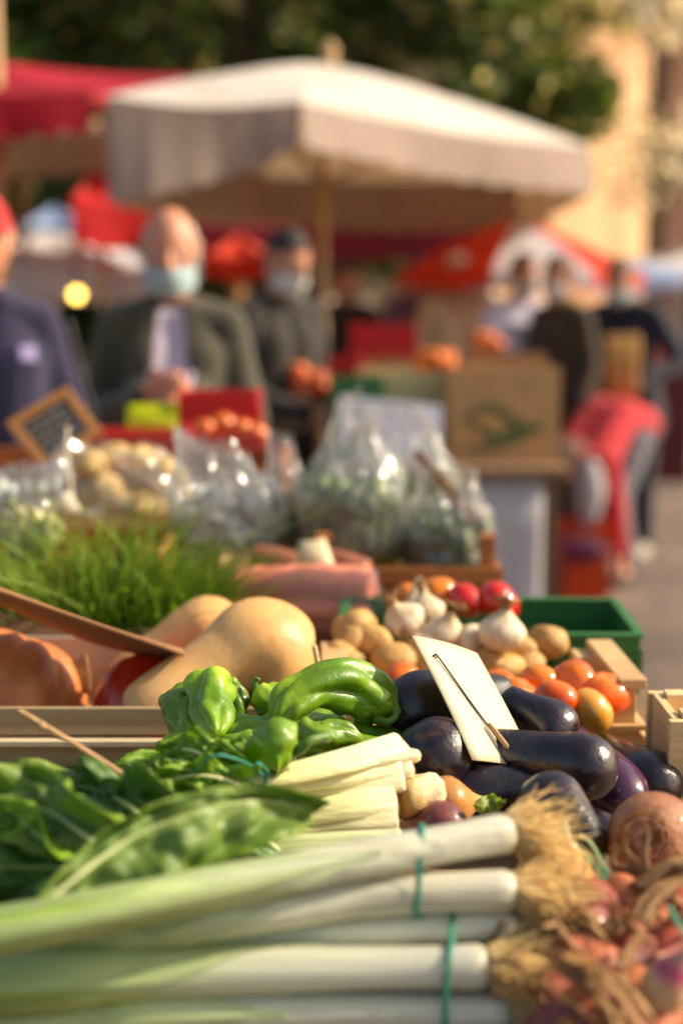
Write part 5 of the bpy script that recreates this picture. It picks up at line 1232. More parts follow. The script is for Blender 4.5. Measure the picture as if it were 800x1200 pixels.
        for sx in (-1, 1):
            st = MB()
            st.tube(spline([hp_((sx * .080, -.042, -.030)), hp_((sx * .084, -.01, -.018)), hp_((sx * .080, .022, .0)), hp_((sx * .084, -.01, -.05)), hp_((sx * .080, -.042, -.090))], 14), .0016, 5)
            st.build('ear_loop', mask, mo)
    return e, J, s
PEOPLE = []
GREYH = mat('grey_hair', rgb(200, 192, 184), .15, 30, .7, .5, 160); DARKH = mat('dark_hair', rgb(34, 24, 20), .3, 30, .5, .5, 160); BROWNH = mat('brown_hair', rgb(96, 58, 34), .3, 30, .5, .5, 160)
def ground_at(px, y): return (px - 400) / F * ((y * math.cos(PITCH)) + .3), y

# old man in a jacket with a mask, hands reaching for the goods
x, y = (204 - 400) / F * 4.05, 4.05
person('bald grey haired man in an open olive jacket and pale shirt with a blue mask', x, y, .05, 1.695, cloth('olive_jacket', rgb(72, 68, 54)), cloth('dark_trousers', rgb(52, 50, 56)),
       shirt=cloth('pale_lilac_shirt', rgb(196, 184, 206)), hair=GREYH, style='bald', mask=MASKM, wide=.88, coat=.12, headpitch=.2, lean=.04,
       pose=dict(el_l=(.222, .0, 1.13), wr_l=(.06, -.25, 1.225), el_r=(-.222, .0, 1.13), wr_r=(-.055, -.27, 1.235)))
person('person in a navy jacket and a red cap, cut off by the left edge', (-17 - 400) / F * 3.62, 3.62, .35, 1.71, cloth('navy_jacket', rgb(34, 30, 66)), cloth('dark_trousers', rgb(52, 50, 56)),
       hair=DARKH, hat=cloth('red_cap', rgb(190, 30, 30)), mask=None, wide=.82, coat=.1, stripe='sleeve', headpitch=.1, pose=dict(wr_l=(.22, -.16, .95), el_l=(.225, .02, 1.13)), collar=cloth('navy_jacket', rgb(34, 30, 66)))
person('dark haired man in a dark brown jacket, between the bald man and the pole', (322 - 400) / F * 5.4, 5.4, .75, 1.69, cloth('dark_brown_jacket', rgb(38, 31, 28)), cloth('jeans', rgb(54, 58, 84)),
       hair=DARKH, mask=MASKW, wide=.88, coat=.12, headpitch=.3, lean=.08, pose=dict(el_r=(-.21, 0, 1.12), wr_r=(-.06, -.27, 1.06), el_l=(.21, 0, 1.12), wr_l=(.12, -.26, 1.08)))
person('woman in a long dark brown coat with a pale mask, behind the cardboard box', (655 - 400) / F * 7.35, 7.35, -.9, 1.63, cloth('brown_coat', rgb(58, 44, 28)), cloth('dark_trousers', rgb(52, 50, 56)),
       hair=BROWNH, style='short', mask=MASKW, wide=.85, coat=.3, headpitch=.15, pose=dict(el_r=(-.24, 0, 1.12), wr_r=(-.06, -.27, .98)), collar=cloth('tan_scarf', rgb(150, 116, 62)))
nv, Jn, sn = person('person in a navy coat leaning forward with a paper bag held in front', (736 - 400) / F * 7.75, 7.75, -.5, 1.66, cloth('navy_coat', rgb(22, 26, 48)), cloth('dark_jeans', rgb(32, 34, 52)),
       hair=BROWNH, style='short', mask=MASKM, wide=.95, coat=.2, stripe='shoes', headpitch=.1, lean=.32, pose=dict(el_l=(.30, .0, 1.12), wr_l=(.16, -.26, 1.10), el_r=(-.28, 0, 1.10), wr_r=(-.1, -.30, 1.06)))
person('person in a red jacket bent double over the orange crates, brown hair hanging', (722 - 400) / F * 7.05, 7.1, -.72, 1.62, cloth('red_jacket', rgb(188, 14, 34)), cloth('grey_jeans', rgb(104, 104, 116)),
       hair=BROWNH, style='long', mask=None, wide=1.05, coat=.08, lean=1.85, drop=.15, headpitch=.2, pose=dict(el_l=(.21, -.28, 1.42), wr_l=(.17, -.52, 1.36), el_r=(-.21, -.28, 1.42), wr_r=(-.17, -.52, 1.36)))
person('person in a pale lilac shirt behind the cardboard box, left of the brown coat', (608 - 400) / F * 7.6, 7.6, .5, 1.64, cloth('pale_lilac_top', rgb(196, 190, 214)), cloth('jeans', rgb(54, 58, 84)), hair=BROWNH, mask=MASKW, vox=.012, coat=.1)
person('person in a beige pullover under the orange parasol', (533 - 400) / F * 8.6, 8.6, .3, 1.66, cloth('beige_top', rgb(196, 168, 140)), cloth('dark_trousers', rgb(52, 50, 56)), hair=GREYH, mask=MASKW, vox=.012, coat=.1)
person('person in a mauve top, seen in the crowd behind the red crates', (488 - 400) / F * 9.3, 9.3, -.3, 1.66, cloth('mauve_top', rgb(120, 92, 112)), cloth('dark_trousers', rgb(52, 50, 56)), hair=DARKH, mask=MASKW, vox=.012, coat=.1)
person('person in a black coat in the crowd right of the umbrella pole', (405 - 400) / F * 9.0, 9.0, .2, 1.60, cloth('black_coat', rgb(24, 24, 32)), cloth('dark_trousers', rgb(52, 50, 56)), hair=DARKH, mask=None, vox=.012, coat=.2)
person('person in a dark grey coat behind the beige pullover', (566 - 400) / F * 10, 10, .1, 1.62, cloth('charcoal_coat', rgb(58, 48, 52)), cloth('dark_trousers', rgb(52, 50, 56)), hair=DARKH, mask=MASKW, vox=.012, coat=.2)

# paper bag held by the navy person
pb = Yp(727, 432, 7.38)
mb = MB()
g = []
for k, (z, w, d) in enumerate([(-.17, .075, .05), (-.165, .085, .058), (-.05, .088, .06), (.06, .09, .056), (.15, .092, .03), (.175, .09, .012)]):
    g.append([pb + V((math.copysign(abs(math.cos(t)) ** .35, math.cos(t)) * w, math.copysign(abs(math.sin(t)) ** .35, math.sin(t)) * d, z + .006 * math.sin(3 * t + k))) for t in np.linspace(0, 2 * PI, 40)])
mb.sheet(g); mb.sheet([g[0], [pb + V((0, 0, -.168))] * 40]); o = mb.build('paper_bag', mat('kraft_paper', rgb(184, 136, 74), .15, 12, .8, .3, 40), org=pb - V((0, 0, .17))); tag(o, 'tan paper bag held against the navy coat', 'paper bag')
# ------------------------------------------------------------------ UMBRELLAS
CREAM = mat('cream_canvas', rgb(226, 216, 206), .1, 3, .85, .15, 40, transl=.25, tcol=rgb(226, 190, 140), blotch=(rgb(206, 190, 174), .4, 2.5))
CRIM = mat('crimson_canvas', rgb(172, 8, 40), .12, 3, .8, transl=.25, tcol=rgb(200, 10, 20))
REDC = mat('red_canvas', rgb(196, 14, 22), .12, 3, .8, transl=.25, tcol=rgb(220, 20, 10))
ORANGEC = mat('orange_red_canvas', rgb(214, 56, 24), .1, 3, .8, transl=.3, tcol=rgb(240, 60, 16))
WHITEC = mat('white_canvas', rgb(206, 202, 212), .08, 3, .8, transl=.25)
BLUEC = mat('pale_blue_canvas', rgb(150, 168, 206), .1, 3, .8, transl=.2)
POLE = mat('umbrella_pole', rgb(186, 150, 104), .12, 6, .6)
def canopy_quad(label, cs, peak, drops, m, pole=None, scal=12, sag=.06, finial=False, pr=.022, amp=.03, vm=None):
    """cs: four corners (near left, near right, far right, far left); drops: valance depth at each corner"""
    base = V((pole.x, pole.y, 0)) if pole else V((peak.x, peak.y, 0))
    e = empty('market_umbrella', label, 'umbrella', base)
    mb = MB(); n = 14
    for k in range(len(cs)):
        a, b = cs[k], cs[(k + 1) % len(cs)]
        g = [[a.lerp(b, j / n).lerp(peak, i / 8) - V((0, 0, sag * math.sin(PI * i / 8) * (.4 + .6 * math.sin(PI * j / n)) + .03 * math.sin(PI * j / n) * (1 - i / 8))) for j in range(n + 1)] for i in range(9)]
        mb.sheet(g)
    mb.build('canopy', m, e)
    for k in range(len(cs)):
        a, b = cs[k], cs[(k + 1) % len(cs)]; v = MB(); N = scal * 6; g = []
        out = V((a + b) / 2 - sum(cs, V()) / len(cs)); out.z = 0; out.normalize()
        for i in range(5):
            row = []
            for j in range(N + 1):
                t = j / N; d = lerp(drops[k], drops[(k + 1) % len(cs)], t); sc = amp * abs(math.sin(PI * scal * t))
                p = a.lerp(b, t) - V((0, 0, .03 * math.sin(PI * t))); p = p + out * (.004 + .004 * math.sin(t * 31 + k) * i / 4 + .03 * math.sin(t * 7 + k) * i / 4) - V((0, 0, (d + sc - amp) * i / 4)); row.append(p)
            g.append(row)
        v.sheet(g); v.build('valance', vm or m, e)
    if pole:
        p = MB(); p.tube([V((pole.x, pole.y, 0)), V((pole.x, pole.y, peak.z - .02))], pr, 12); p.build('pole', POLE, e)
        p = MB(); p.blob(V((pole.x, pole.y, .05)), (.25, .25, .05), 20, 8); p.build('foot', METAL, e)
        r = MB()
        for c in cs: r.tube([peak - V((0, 0, .05)), c - V((0, 0, .03))], .012, 6)
        r.build('ribs', POLE, e)
        r = MB(); hub = V((pole.x, pole.y, peak.z - .55))
        for c in cs: r.tube([hub, peak.lerp(c, .5) - V((0, 0, .05))], .010, 6)
        r.build('struts', POLE, e)
    if finial:
        f = MB(); f.tube([peak + V((0, 0, z)) for z in (-.03, .0, .04, .07, .1, .12)], [.05, .045, .03, .042, .03, .004], 12); f.build('finial', POLE, e)
    return e
canopy_quad('large cream canvas market umbrella with a scalloped valance', [Yp(124, 112, 5.7), Yp(352, 119, 5.85), Yp(692, 172, 7.8), Yp(610, 207, 9.4), Yp(300, 203, 8.7)], Yp(386, 76, 7.1), [.42, .18, .25, .34, .30], CREAM, pole=Yp(378, 300, 7.1), finial=True, scal=9, sag=-.07, amp=.02, vm=mat('shaded_cream_canvas', rgb(160, 142, 130), .12, 3, .85, .15, 40, transl=.12, tcol=rgb(190, 150, 110)))  # valance cloth is the cream canvas with shade put into its colour
canopy_quad('crimson market umbrella at upper left with a pale edged valance', [Yp(-330, 100, 5.3), Yp(108, 106, 5.7), Yp(222, 88, 7.6), Yp(-110, 76, 7.4)], Yp(-40, 66, 6.4), [.20, .16, .14, .2], CRIM, pole=Yp(-45, 300, 6.4))
canopy_quad('tan canvas umbrella seen under the crimson one at upper left', [Yp(-120, 150, 8.2), Yp(150, 148, 8.2), Yp(130, 140, 10), Yp(-120, 140, 10)], Yp(20, 120, 9), [.25, .25, .2, .2], mat('tan_canvas', rgb(176, 140, 100), .1, 3, .85, transl=.2), pole=Yp(30, 300, 9))
canopy_quad('bright red umbrella below the left corner of the cream one', [Yp(84, 232, 7.9), Yp(180, 240, 8.2), Yp(200, 232, 9.2), Yp(110, 226, 9.2)], Yp(112, 186, 8.5), [.26, .22, .2, .2], REDC, pole=Yp(122, 330, 8.5), scal=5)
canopy_quad('wide dark crimson awning umbrella in the shade behind the cream one', [Yp(205, 262, 10.0), Yp(552, 262, 10.2), Yp(540, 258, 12.4), Yp(230, 258, 12.4)], Yp(380, 215, 11.2), [.24, .24, .2, .2], mat('shaded_crimson_canvas', rgb(120, 6, 26), .15, 3, .85), pole=Yp(430, 300, 11.2))  # darker copy of the crimson canvas, shade put into the colour
canopy_quad('orange red umbrella glimpsed between the old man and the dark jacket', [Yp(240, 296, 8.8), Yp(312, 298, 8.8), Yp(318, 292, 9.6), Yp(250, 292, 9.6)], Yp(278, 272, 9.2), [.14, .14, .1, .1], ORANGEC, pole=Yp(280, 330, 9.2), scal=4)
canopy_quad('pale grey awning at left behind the old man', [Yp(-60, 296, 8.6), Yp(176, 316, 8.6), Yp(190, 300, 10.4), Yp(-40, 288, 10.4)], Yp(60, 270, 9.5), [.22, .20, .1, .1], mat('grey_white_canvas', rgb(214, 210, 216), .1, 3, .85, transl=.2), pole=Yp(60, 340, 9.5), scal=8)
canopy_quad('pale blue awning behind the left crowd, partly under the tan umbrella', [Yp(20, 262, 11), Yp(104, 262, 11), Yp(110, 258, 12), Yp(30, 258, 12)], Yp(62, 240, 11.5), [.2, .2, .1, .1], BLUEC, pole=Yp(62, 340, 11.5), scal=5)
canopy_quad('pale blue and white awning at the right behind the navy coat', [Yp(684, 322, 10.4), Yp(792, 322, 10.8), Yp(800, 312, 12), Yp(690, 312, 12)], Yp(735, 304, 11.2), [.13, .10, .1, .1], BLUEC, pole=Yp(735, 360, 11.2), scal=6)
canopy_quad('cream awning at the right edge above the pale blue one', [Yp(728, 318, 13.4), Yp(900, 318, 13.4), Yp(900, 300, 15), Yp(740, 300, 15)], Yp(815, 292, 14), [.12, .12, .1, .1], CREAM, pole=Yp(830, 360, 14), scal=6)
canopy_quad('small white awning added for a bright highlight right of the umbrella pole', [Yp(382, 352, 10.0), Yp(436, 350, 10.0), Yp(440, 330, 10.9), Yp(388, 330, 10.9)], Yp(412, 322, 10.5), [.08, .08, .05, .05], mat('highlight_white_canvas', rgb(236, 224, 196), .05, 3, .8, transl=.4), pole=Yp(412, 380, 10.5), scal=4)  # awning made up to stand for a bright white highlight
# round parasol with orange and white panels
pk = Yp(606, 258, 9.0); pe = empty('parasol', 'round parasol with orange red and white panels, right of the cream umbrella', 'parasol', V((pk.x, pk.y, 0)))
for k in range(8):
    a0 = R(-152) + k * PI / 4; mb = MB(); zr = Yp(600, 322, 9.0).z; rad = .78
    g = []
    for i in range(9):
        t = i / 8; row = []
        for j in range(7):
            a = a0 + PI / 4 * j / 6; rr = rad * t * (1 - .04 * math.sin(PI * j / 6)); row.append(V((pk.x + math.cos(a) * rr, pk.y + math.sin(a) * rr, lerp(pk.z, zr, t ** 1.35) - .015 * math.sin(PI * j / 6) * t)))
        g.append(row)
    g.append([p - V((0, 0, .06 + .02 * math.sin(PI * j / 6))) for j, p in enumerate(g[-1])])
    mb.sheet(g); mb.build('canopy_panel', ORANGEC if k not in (1, 5) else WHITEC, pe)
mb = MB(); mb.tube([V((pk.x, pk.y, 0)), pk], .02, 10); mb.build('pole', POLE, pe)
mb = MB(); mb.blob(V((pk.x, pk.y, .05)), (.22, .22, .05), 20, 8); mb.build('foot', METAL, pe)
mb = MB(); mb.tube([V((Yp(-1, 200, 6.0).x, 6.0, 0)), V((Yp(-1, 200, 6.0).x, 6.0, 3.4))], .028, 12); o = mb.build('wooden_post', POLE, org=V((Yp(-1, 200, 6.0).x, 6.0, 0))); tag(o, 'pale post rising along the left edge of the picture', 'post')

# ------------------------------------------------------------------ FAR STALL WITH BOXES
x0, x1 = (392 - 400) / F * 5.0, (664 - 400) / F * 5.0
e = empty('market_table', 'far market table with a brown top and a white paper skirt', 'market table', V(((x0 + x1) / 2, 5.3, 0)))
ZT = .862
mb = MB(); mb.box(((x0 + x1) / 2, 5.35, ZT - .018), (x1 - x0, .92, .036)); mb.build('tabletop', mat('brown_top', rgb(134, 102, 74), .2, 6, .75, stretch=(.3, 3, 1)), e, smooth=False, bevel=.003)
sx1 = (636 - 400) / F * 5.0
mb = MB(); mb.sheet([[V((lerp(x0 + .01, sx1, j / 30), 4.93 + .008 * math.sin(j * 1.1) * (1 - i / 4), lerp(.02, ZT - .037, i / 4))) for j in range(31)] for i in range(5)]); mb.build('paper_skirt', mat('white_paper_skirt', rgb(186, 182, 186), .06, 4, .8), e, solid=.002)
for xx in (x0 + .05, x1 - .05):
    for yy in (4.97, 5.75):
        l = MB(); l.box((xx, yy, (ZT - .038) / 2), (.045, .045, ZT - .038)); l.build('leg', TABLE, e, smooth=False)
def carton(label, px0, px1, pyt, y0, dy, zb, m=CARD, flaps=True, mark=None):
    a, b = Yp(px0, pyt, y0), Yp(px1, pyt, y0); h = a.z - zb; wx = b.x - a.x; cx = (a.x + b.x) / 2
    e = empty('cardboard_box', label, 'cardboard box', V((cx, y0 + dy / 2, zb))); t = .006
    mb = MB(); 
    for c, s in (((cx, y0, zb + h / 2), (wx, t, h)), ((cx, y0 + dy, zb + h / 2), (wx, t, h)), ((cx - wx / 2 + t / 2, y0 + dy / 2, zb + h / 2), (t, dy - t - .001, h - .001)), ((cx + wx / 2 - t / 2, y0 + dy / 2, zb + h / 2), (t, dy - t - .001, h - .001)), ((cx, y0 + dy / 2, zb + t / 2 + .002), (wx - 2 * t - .002, dy - t - .002, t))): mb.box(c, s)
    mb.build('carton_body', m, e, smooth=False, bevel=.001)
    if flaps:
        f = MB(); f.sheet([[V((cx - wx / 2 + .004, y0 - .004, zb + h + .001)), V((cx + wx / 2 - .004, y0 - .004, zb + h + .001))], [V((cx - wx / 2 + .02, y0 - .085, zb + h - .03)), V((cx + wx / 2 - .02, y0 - .085, zb + h - .03))]]); f.build('flap', m, e, smooth=False, solid=.004)
    if mark:
        f = MB(); f.cm = 0
        for k in range(3):
            ph = k * 1.9; f.tube(spline([V((cx + wx * (-.36 + .24 * q), y0 - .0055, zb + h * (.46 + .14 * math.sin(q * 1.7 + ph) - .10 * k))) for q in range(4)], 20), [.004 + .012 * math.sin(PI * i / 19) for i in range(20)], 6, sq=.15, up=(0, 1, 0))
        f.build('printed_leaf_pattern', mark, e)
    return e
GRP = mat('green_print', rgb(66, 98, 56), .2, 20, .8); ORP = mat('orange_print', rgb(196, 130, 62), .2, 20, .8)
carton('large cardboard box with a green printed leaf pattern on the far table', 526, 656, 432, 5.05, .34, ZT, mat('tan_carton', rgb(196, 152, 104), .15, 7, .85, blotch=(rgb(190, 140, 80), .6, 7)), False, GRP)
carton('flat tan cardboard box behind the white notice', 420, 536, 436, 5.22, .30, ZT, mat('olive_tan_carton', rgb(214, 188, 142), .1, 7, .85), False)
carton('cardboard box standing behind the printed one', 556, 640, 416, 5.45, .22, ZT, CARD, False)
gx0, gx1 = Yp(386, 470, 5.0), Yp(432, 470, 5.0)
plastic_crate('green plastic crate at the left end of the far table', gx0.x, gx1.x + .05, 5.02, 5.2, ZT + .0, Yp(400, 446, 5.0).z, GREENPL)
q = [Yp(398, 464, 4.965), Yp(518, 476, 4.965), Yp(514, 545, 4.915), Yp(396, 538, 4.915)]
e = empty('notice_board', 'white notice sheet with small coloured print leaning on the far table', 'notice', (q[2] + q[3]) / 2)
mb = MB(); mb.sheet([[q[0], q[1]], [q[3], q[2]]]); mb.build('sheet', mat('notice_white', rgb(226, 222, 236), .04, 8, .7), e, smooth=False, solid=.004)
nn = (q[1] - q[0]).cross(q[3] - q[0]).normalized(); nn = nn if nn.y < 0 else -nn
ux, uy = q[1] - q[0], q[3] - q[0]; rs = random.Random(3)
for cname, c, spots in (('green_print', GRP, [(.14, .16, .10), (.72, .66, .2), (.2, .2, .06)]), ('red_print', mat('red_print', rgb(176, 60, 66), .1, 20, .8), [(.16, .5, .2), (.74, .26, .16)]), ('grey_print', mat('grey_print', rgb(140, 136, 160), .1, 20, .8), [(.3, .34, .4), (.3, .6, .3), (.2, .78, .5), (.45, .14, .3)])):
    mb = MB()
    for u, v_, l in spots:
        for k in range(4):
            a_ = q[0] + ux * (u + l * k / 4) + uy * v_ + nn * .0035; mb.sheet([[a_, a_ + ux * l * .19], [a_ + uy * .055, a_ + ux * l * .19 + uy * .055]])
    mb.build(cname, c, e, smooth=False)
# red crates and produce on stalls behind
def rcrate(px0, px1, pyt, pyb, y, m, label, dy=.3):
    a, b = Yp(px0, pyb, y), Yp(px1, pyt, y); return plastic_crate(label, a.x, b.x, y, y + dy, a.z, b.z, m)
rcrate(412, 488, 384, 420, 6.4, REDPL, 'bright red plastic crate on the stall beyond the far table'); rcrate(376, 424, 424, 448, 5.5, REDPL, 'small red crate right behind the green crate')
a = Yp(376, 448, 5.5); e = empty('market_table', 'grey trestle under the small red crate beyond the far table', 'market table', V((a.x + .08, 5.9, 0)))
mb = MB(); mb.box((a.x + .25, 6.2, a.z - .02), (1.4, .75, .03)); mb.build('tabletop', TABLE, e, smooth=False); 
for sx in (-.4, .9):
    for yy in (5.9, 6.5): l = MB(); l.box((a.x + sx, yy, (a.z - .035) / 2), (.04, .04, a.z - .035)); l.build('leg', TABLE, e, smooth=False)
carton('long brown box under the bright red crate', 405, 500, 420, 6.35, .36, a.z - .004, CARD, False)
carton('low carton under the small red crate', 372, 428, 448.5, 5.9, .3, .5, CARD, False) if False else None
produce_pile('orange', 'orange fruit piled beside the far cartons', 'orange', 'oranges piled beside the far cartons', mat('orange_peel', rgb(220, 110, 24), .1, 12, .45, .1, 200), [Yp(498 + 13 * (i % 3), 428 - 9 * (i // 3), 5.4 + .03 * (i % 2)) for i in range(6)], .038, 700)
produce_pile('orange', 'orange fruit on the stall behind the lilac shirt', 'orange', 'oranges behind the lilac shirt', mat('orange_peel', rgb(220, 110, 24)), [Yp(562 + 10 * (i % 3), 404 - 8 * (i // 3), 6.9) for i in range(5)], .042, 720)
produce_pile('tomato', 'tomato piled on the stall left of the green crate', 'tomato', 'tomatoes on the stall left of the green crate', TOM, [Yp(350 + 12 * (i % 3), 452 - 9 * (i // 3), 5.3) for i in range(7)], .036, 740)
a = Yp(340, 470, 5.3); wood_crate('wooden crate under the pile of tomatoes by the umbrella pole', a.x, a.x + .16, 5.2, 5.45, a.z - .06, a.z + .01, WOOD2)
e = empty('market_table', 'low stand under the crate of tomatoes by the umbrella pole', 'market table', V((a.x + .1, 5.3, 0))); mb = MB(); mb.box((a.x + .09, 5.33, a.z - .08), (.28, .34, .03)); mb.build('tabletop', TABLE, e, smooth=False)
for sx in (0, .2):
    for yy in (5.2, 5.45): l = MB(); l.box((a.x + sx, yy, (a.z - .096) / 2), (.035, .035, a.z - .096)); l.build('leg', TABLE, e, smooth=False)
# long stall behind the crowd
e = empty('market_table', 'long stall counter behind the crowd', 'market table', V((.6, 11, 0))); mb = MB(); mb.box((.4, 11, .86), (4.4, .9, .05)); mb.build('tabletop', TABLE, e, smooth=False)
mb = MB(); mb.sheet([[V((-1.8, 10.53, .02)), V((2.6, 10.53, .02))], [V((-1.8, 10.53, .83)), V((2.6, 10.53, .83))]]); mb.build('skirt', cloth('maroon_skirt', rgb(92, 24, 34)), e, smooth=False)
rs = random.Random(8)
for i, c in enumerate(['red', 'white', 'orange', 'tan', 'red', 'white', 'dark', 'orange', 'tan', 'red']):
    m = {'red': REDPL, 'white': mat('white_crate', rgb(206, 200, 190), .1, 8, .6), 'orange': mat('orange_crate', rgb(206, 92, 30), .1, 8, .6), 'tan': WOOD, 'dark': mat('dark_crate', rgb(60, 48, 44), .1, 8, .6)}[c]
    xx = -1.65 + i * .42; ordn = ('first', 'second', 'third', 'fourth', 'fifth', 'sixth', 'seventh', 'eighth', 'ninth', 'tenth')[i]
    plastic_crate(f'{c} crate on the long stall behind the crowd, {ordn} from the left', xx, xx + .36, 10.65, 10.95, .886, .886 + rs.choice([.22, .3, .36]), m)
# orange crates at right
ORG = mat('orange_plastic', rgb(214, 74, 18), .12, 8, .45, transl=.15); DRED = mat('shaded_red_plastic', rgb(128, 18, 18), .15, 8, .5)
a, b = Yp(638, 672, 6.6), Yp(716, 590, 6.6)
plastic_crate('lower orange red plastic crate on the ground below the red jacket', a.x, b.x, 6.6, 6.85, 0.004, .17, ORG); plastic_crate('upper orange plastic crate stacked on the lower one', a.x + .04, b.x, 6.6, 6.83, .182, .36, ORG)
a, b = Yp(640, 640, 5.6), Yp(690, 565, 5.6); plastic_crate('shade-dark red plastic crate under the end of the far table', a.x, b.x, 6.2, 6.5, .004, .30, DRED)  # crate put where dark shade lies, its red darkened to match
e = empty('shopping_bag', 'purple banded bag leaning between the orange crates', 'bag', Yp(660, 672, 6.5)); a = Yp(678, 645, 6.5)
mb = MB(); mb.blob(a, (.13, .03, .06), 24, 14, lambda d: 1 + .08 * nz(d, 3)); mb.build('bag_body', cloth('purple_fabric', rgb(92, 28, 66)), e)
mb = MB(); mb.tube(spline([a + V((-.06, 0, .05)), a + V((-.03, 0, .10)), a + V((.03, 0, .10)), a + V((.06, 0, .05))], 14), .006, 6); mb.build('handle', cloth('purple_fabric', rgb(92, 28, 66)), e)
# pale sack in front of the red jacket
a = Yp(690, 575, 6.62); mb = MB(); mb.blob(a, (.075, .06, .17), 26, 20, lambda d: 1 + .08 * nz(d, 3, 4) - .1 * max(0, d.z)); o = mb.build('white_sack', mat('grey_white_sack', rgb(170, 164, 168), .1, 8, .8, .3, 30), org=a - V((0, 0, .17))); tag(o, 'pale grey sack being lifted by the person in red', 'sack')
# lit lamp on the left
lp = Yp(90, 345, 8.2); e = empty('hanging_lamp', 'lit yellow lamp bulb under the pale grey awning', 'lamp', lp)
m = bpy.data.materials.new('lamp_glow'); m.use_nodes = True; bs = m.node_tree.nodes['Principled BSDF']; bs.inputs['Emission Color'].default_value = (1, .62, .10, 1); bs.inputs['Emission Strength'].default_value = 9; bs.inputs['Base Color'].default_value = (.9, .6, .2, 1)
mb = MB(); mb.blob(lp, .035, 16, 12); mb.build('bulb', m, e)
mb = MB(); mb.tube([lp + V((0, 0, .034)), lp + V((0, 0, .07)), lp + V((0, 0, .30))], [.018, .014, .004], 8); mb.build('cord', DARKM, e)

# ------------------------------------------------------------------ TREES
def foliage(name, m, parent, blobs, n, size, seed, hole=0):
    rng = np.random.default_rng(seed); w = np.array([b[1][0] * b[1][1] * b[1][2] for b in blobs]); w = w / w.sum(); P_ = []
    ids = rng.choice(len(blobs), n, p=w)
    d = rng.normal(size=(n, 3)); d /= np.linalg.norm(d, axis=1)[:, None]; r = rng.random(n) ** (.42)
    c = np.array([blobs[i][0] for i in ids]); rr = np.array([blobs[i][1] for i in ids]); p = c + d * rr * r[:, None]
    a = rng.normal(size=(n, 3)); a /= np.linalg.norm(a, axis=1)[:, None]; b = np.cross(a, rng.normal(size=(n, 3))); b /= np.linalg.norm(b, axis=1)[:, None]
    s = (size * rng.uniform(.6, 1.4, n))[:, None]
    q = np.stack([p - a * s, p + b * s * .5, p + a * s, p - b * s * .5], 1).reshape(-1, 3)
    org = np.array(parent['_org']); q = q - org
    me = bpy.data.meshes.new(name); me.vertices.add(len(q)); me.vertices.foreach_set('co', q.ravel().astype(np.float32))
    me.loops.add(4 * n); me.loops.foreach_set('vertex_index', np.arange(4 * n, dtype=np.int32)); me.polygons.add(n); me.polygons.foreach_set('loop_start', np.arange(0, 4 * n, 4, dtype=np.int32))
    A = me.attributes.new('al', 'FLOAT', 'POINT'); A.data.foreach_set('value', np.repeat(rng.random(n), 4).astype(np.float32))
    me.update(calc_edges=True); me.materials.append(m); o = bpy.data.objects.new(name, me); COL.objects.link(o); o.parent = parent; return o
LEAFD = mat('dark_foliage', [(0, rgb(34, 58, 24)), (.6, rgb(58, 88, 30)), (.88, rgb(108, 124, 44)), (.96, rgb(220, 200, 110)), (1, rgb(235, 214, 130))], .35, 1.5, .45, transl=.3, tcol=rgb(110, 130, 40))  # bright end of the ramp paints light spots among the dark leaves
LEAFG = mat('glow_foliage', [(0, rgb(250, 222, 168)), (.5, rgb(255, 236, 190)), (1, rgb(255, 244, 214))], .1, 1.5, .5, transl=.6, tcol=rgb(255, 240, 200))  # near-white leaf colour imitates the blown-out sun glow
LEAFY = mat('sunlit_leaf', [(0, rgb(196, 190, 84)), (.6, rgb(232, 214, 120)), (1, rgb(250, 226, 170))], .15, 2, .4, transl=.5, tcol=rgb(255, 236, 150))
BARK = mat('bark', rgb(84, 66, 50), .3, 6, .9, .6, 20)
def tree(label, x, y, blobs, n, size, m, seed, trunk=.16, ht=3.0):
    e = empty('tree', label, 'tree', V((x, y, 0))); mb = MB(); rs = random.Random(seed)
    mb.tube(spline([V((x, y, -.05)), V((x + .1, y, ht * .5)), V((x - .05, y + .1, ht)), V((x, y, ht * 1.7))], 14), [lerp(trunk, trunk * .3, (i / 13) ** .8) * (1.35 if i == 0 else 1) for i in range(14)], 12)
    for b in blobs[:9]: mb.tube(spline([V((x, y, ht * rs.uniform(.6, 1))), V((x, y, ht)).lerp(V(b[0]), .5) + V((0, 0, -.2)), V(b[0])], 8), [trunk * .4 * (1 - i / 9) for i in range(8)], 7)
    mb.build('trunk', BARK, e); foliage('crown', m, e, blobs, n, size, seed)
    if m is LEAFD: foliage('sunlit_leaves', LEAFY, e, [(b[0], (b[1][0] * 1.12, b[1][1] * 1.25, b[1][2] * 1.1)) for b in blobs[::2]], 260, size * 1.25, seed + 50)  # extra pale leaves, coloured bright to act as blurred highlights
    return e
def blobset(x, y, z0, z1, rx, ry, n, seed, r=(.5, 1.0)):
    rs = random.Random(seed); out = []
    for i in range(n):
        t = rs.random(); a = rs.random() * 6.28; q = math.sqrt(rs.random()); z = lerp(z0, z1, t); k = math.sin(PI * (.18 + .7 * t)); rr = rs.uniform(*r)
        out.append(((x + math.cos(a) * rx * q * k, y + math.sin(a) * ry * q * k, z), (rr, rr, rr * .75)))
    return out
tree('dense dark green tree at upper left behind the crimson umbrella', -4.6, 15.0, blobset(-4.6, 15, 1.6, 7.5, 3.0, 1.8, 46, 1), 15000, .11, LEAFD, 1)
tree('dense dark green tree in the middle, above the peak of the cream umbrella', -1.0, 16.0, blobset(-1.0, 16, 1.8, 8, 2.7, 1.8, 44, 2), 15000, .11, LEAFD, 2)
tree('dark tree right of the cream umbrella peak, its edge open to the light', 1.25, 15.2, blobset(1.05, 15.2, 1.7, 7.5, 1.55, 1.5, 30, 3, (.4, .75)), 10000, .10, LEAFD, 3)
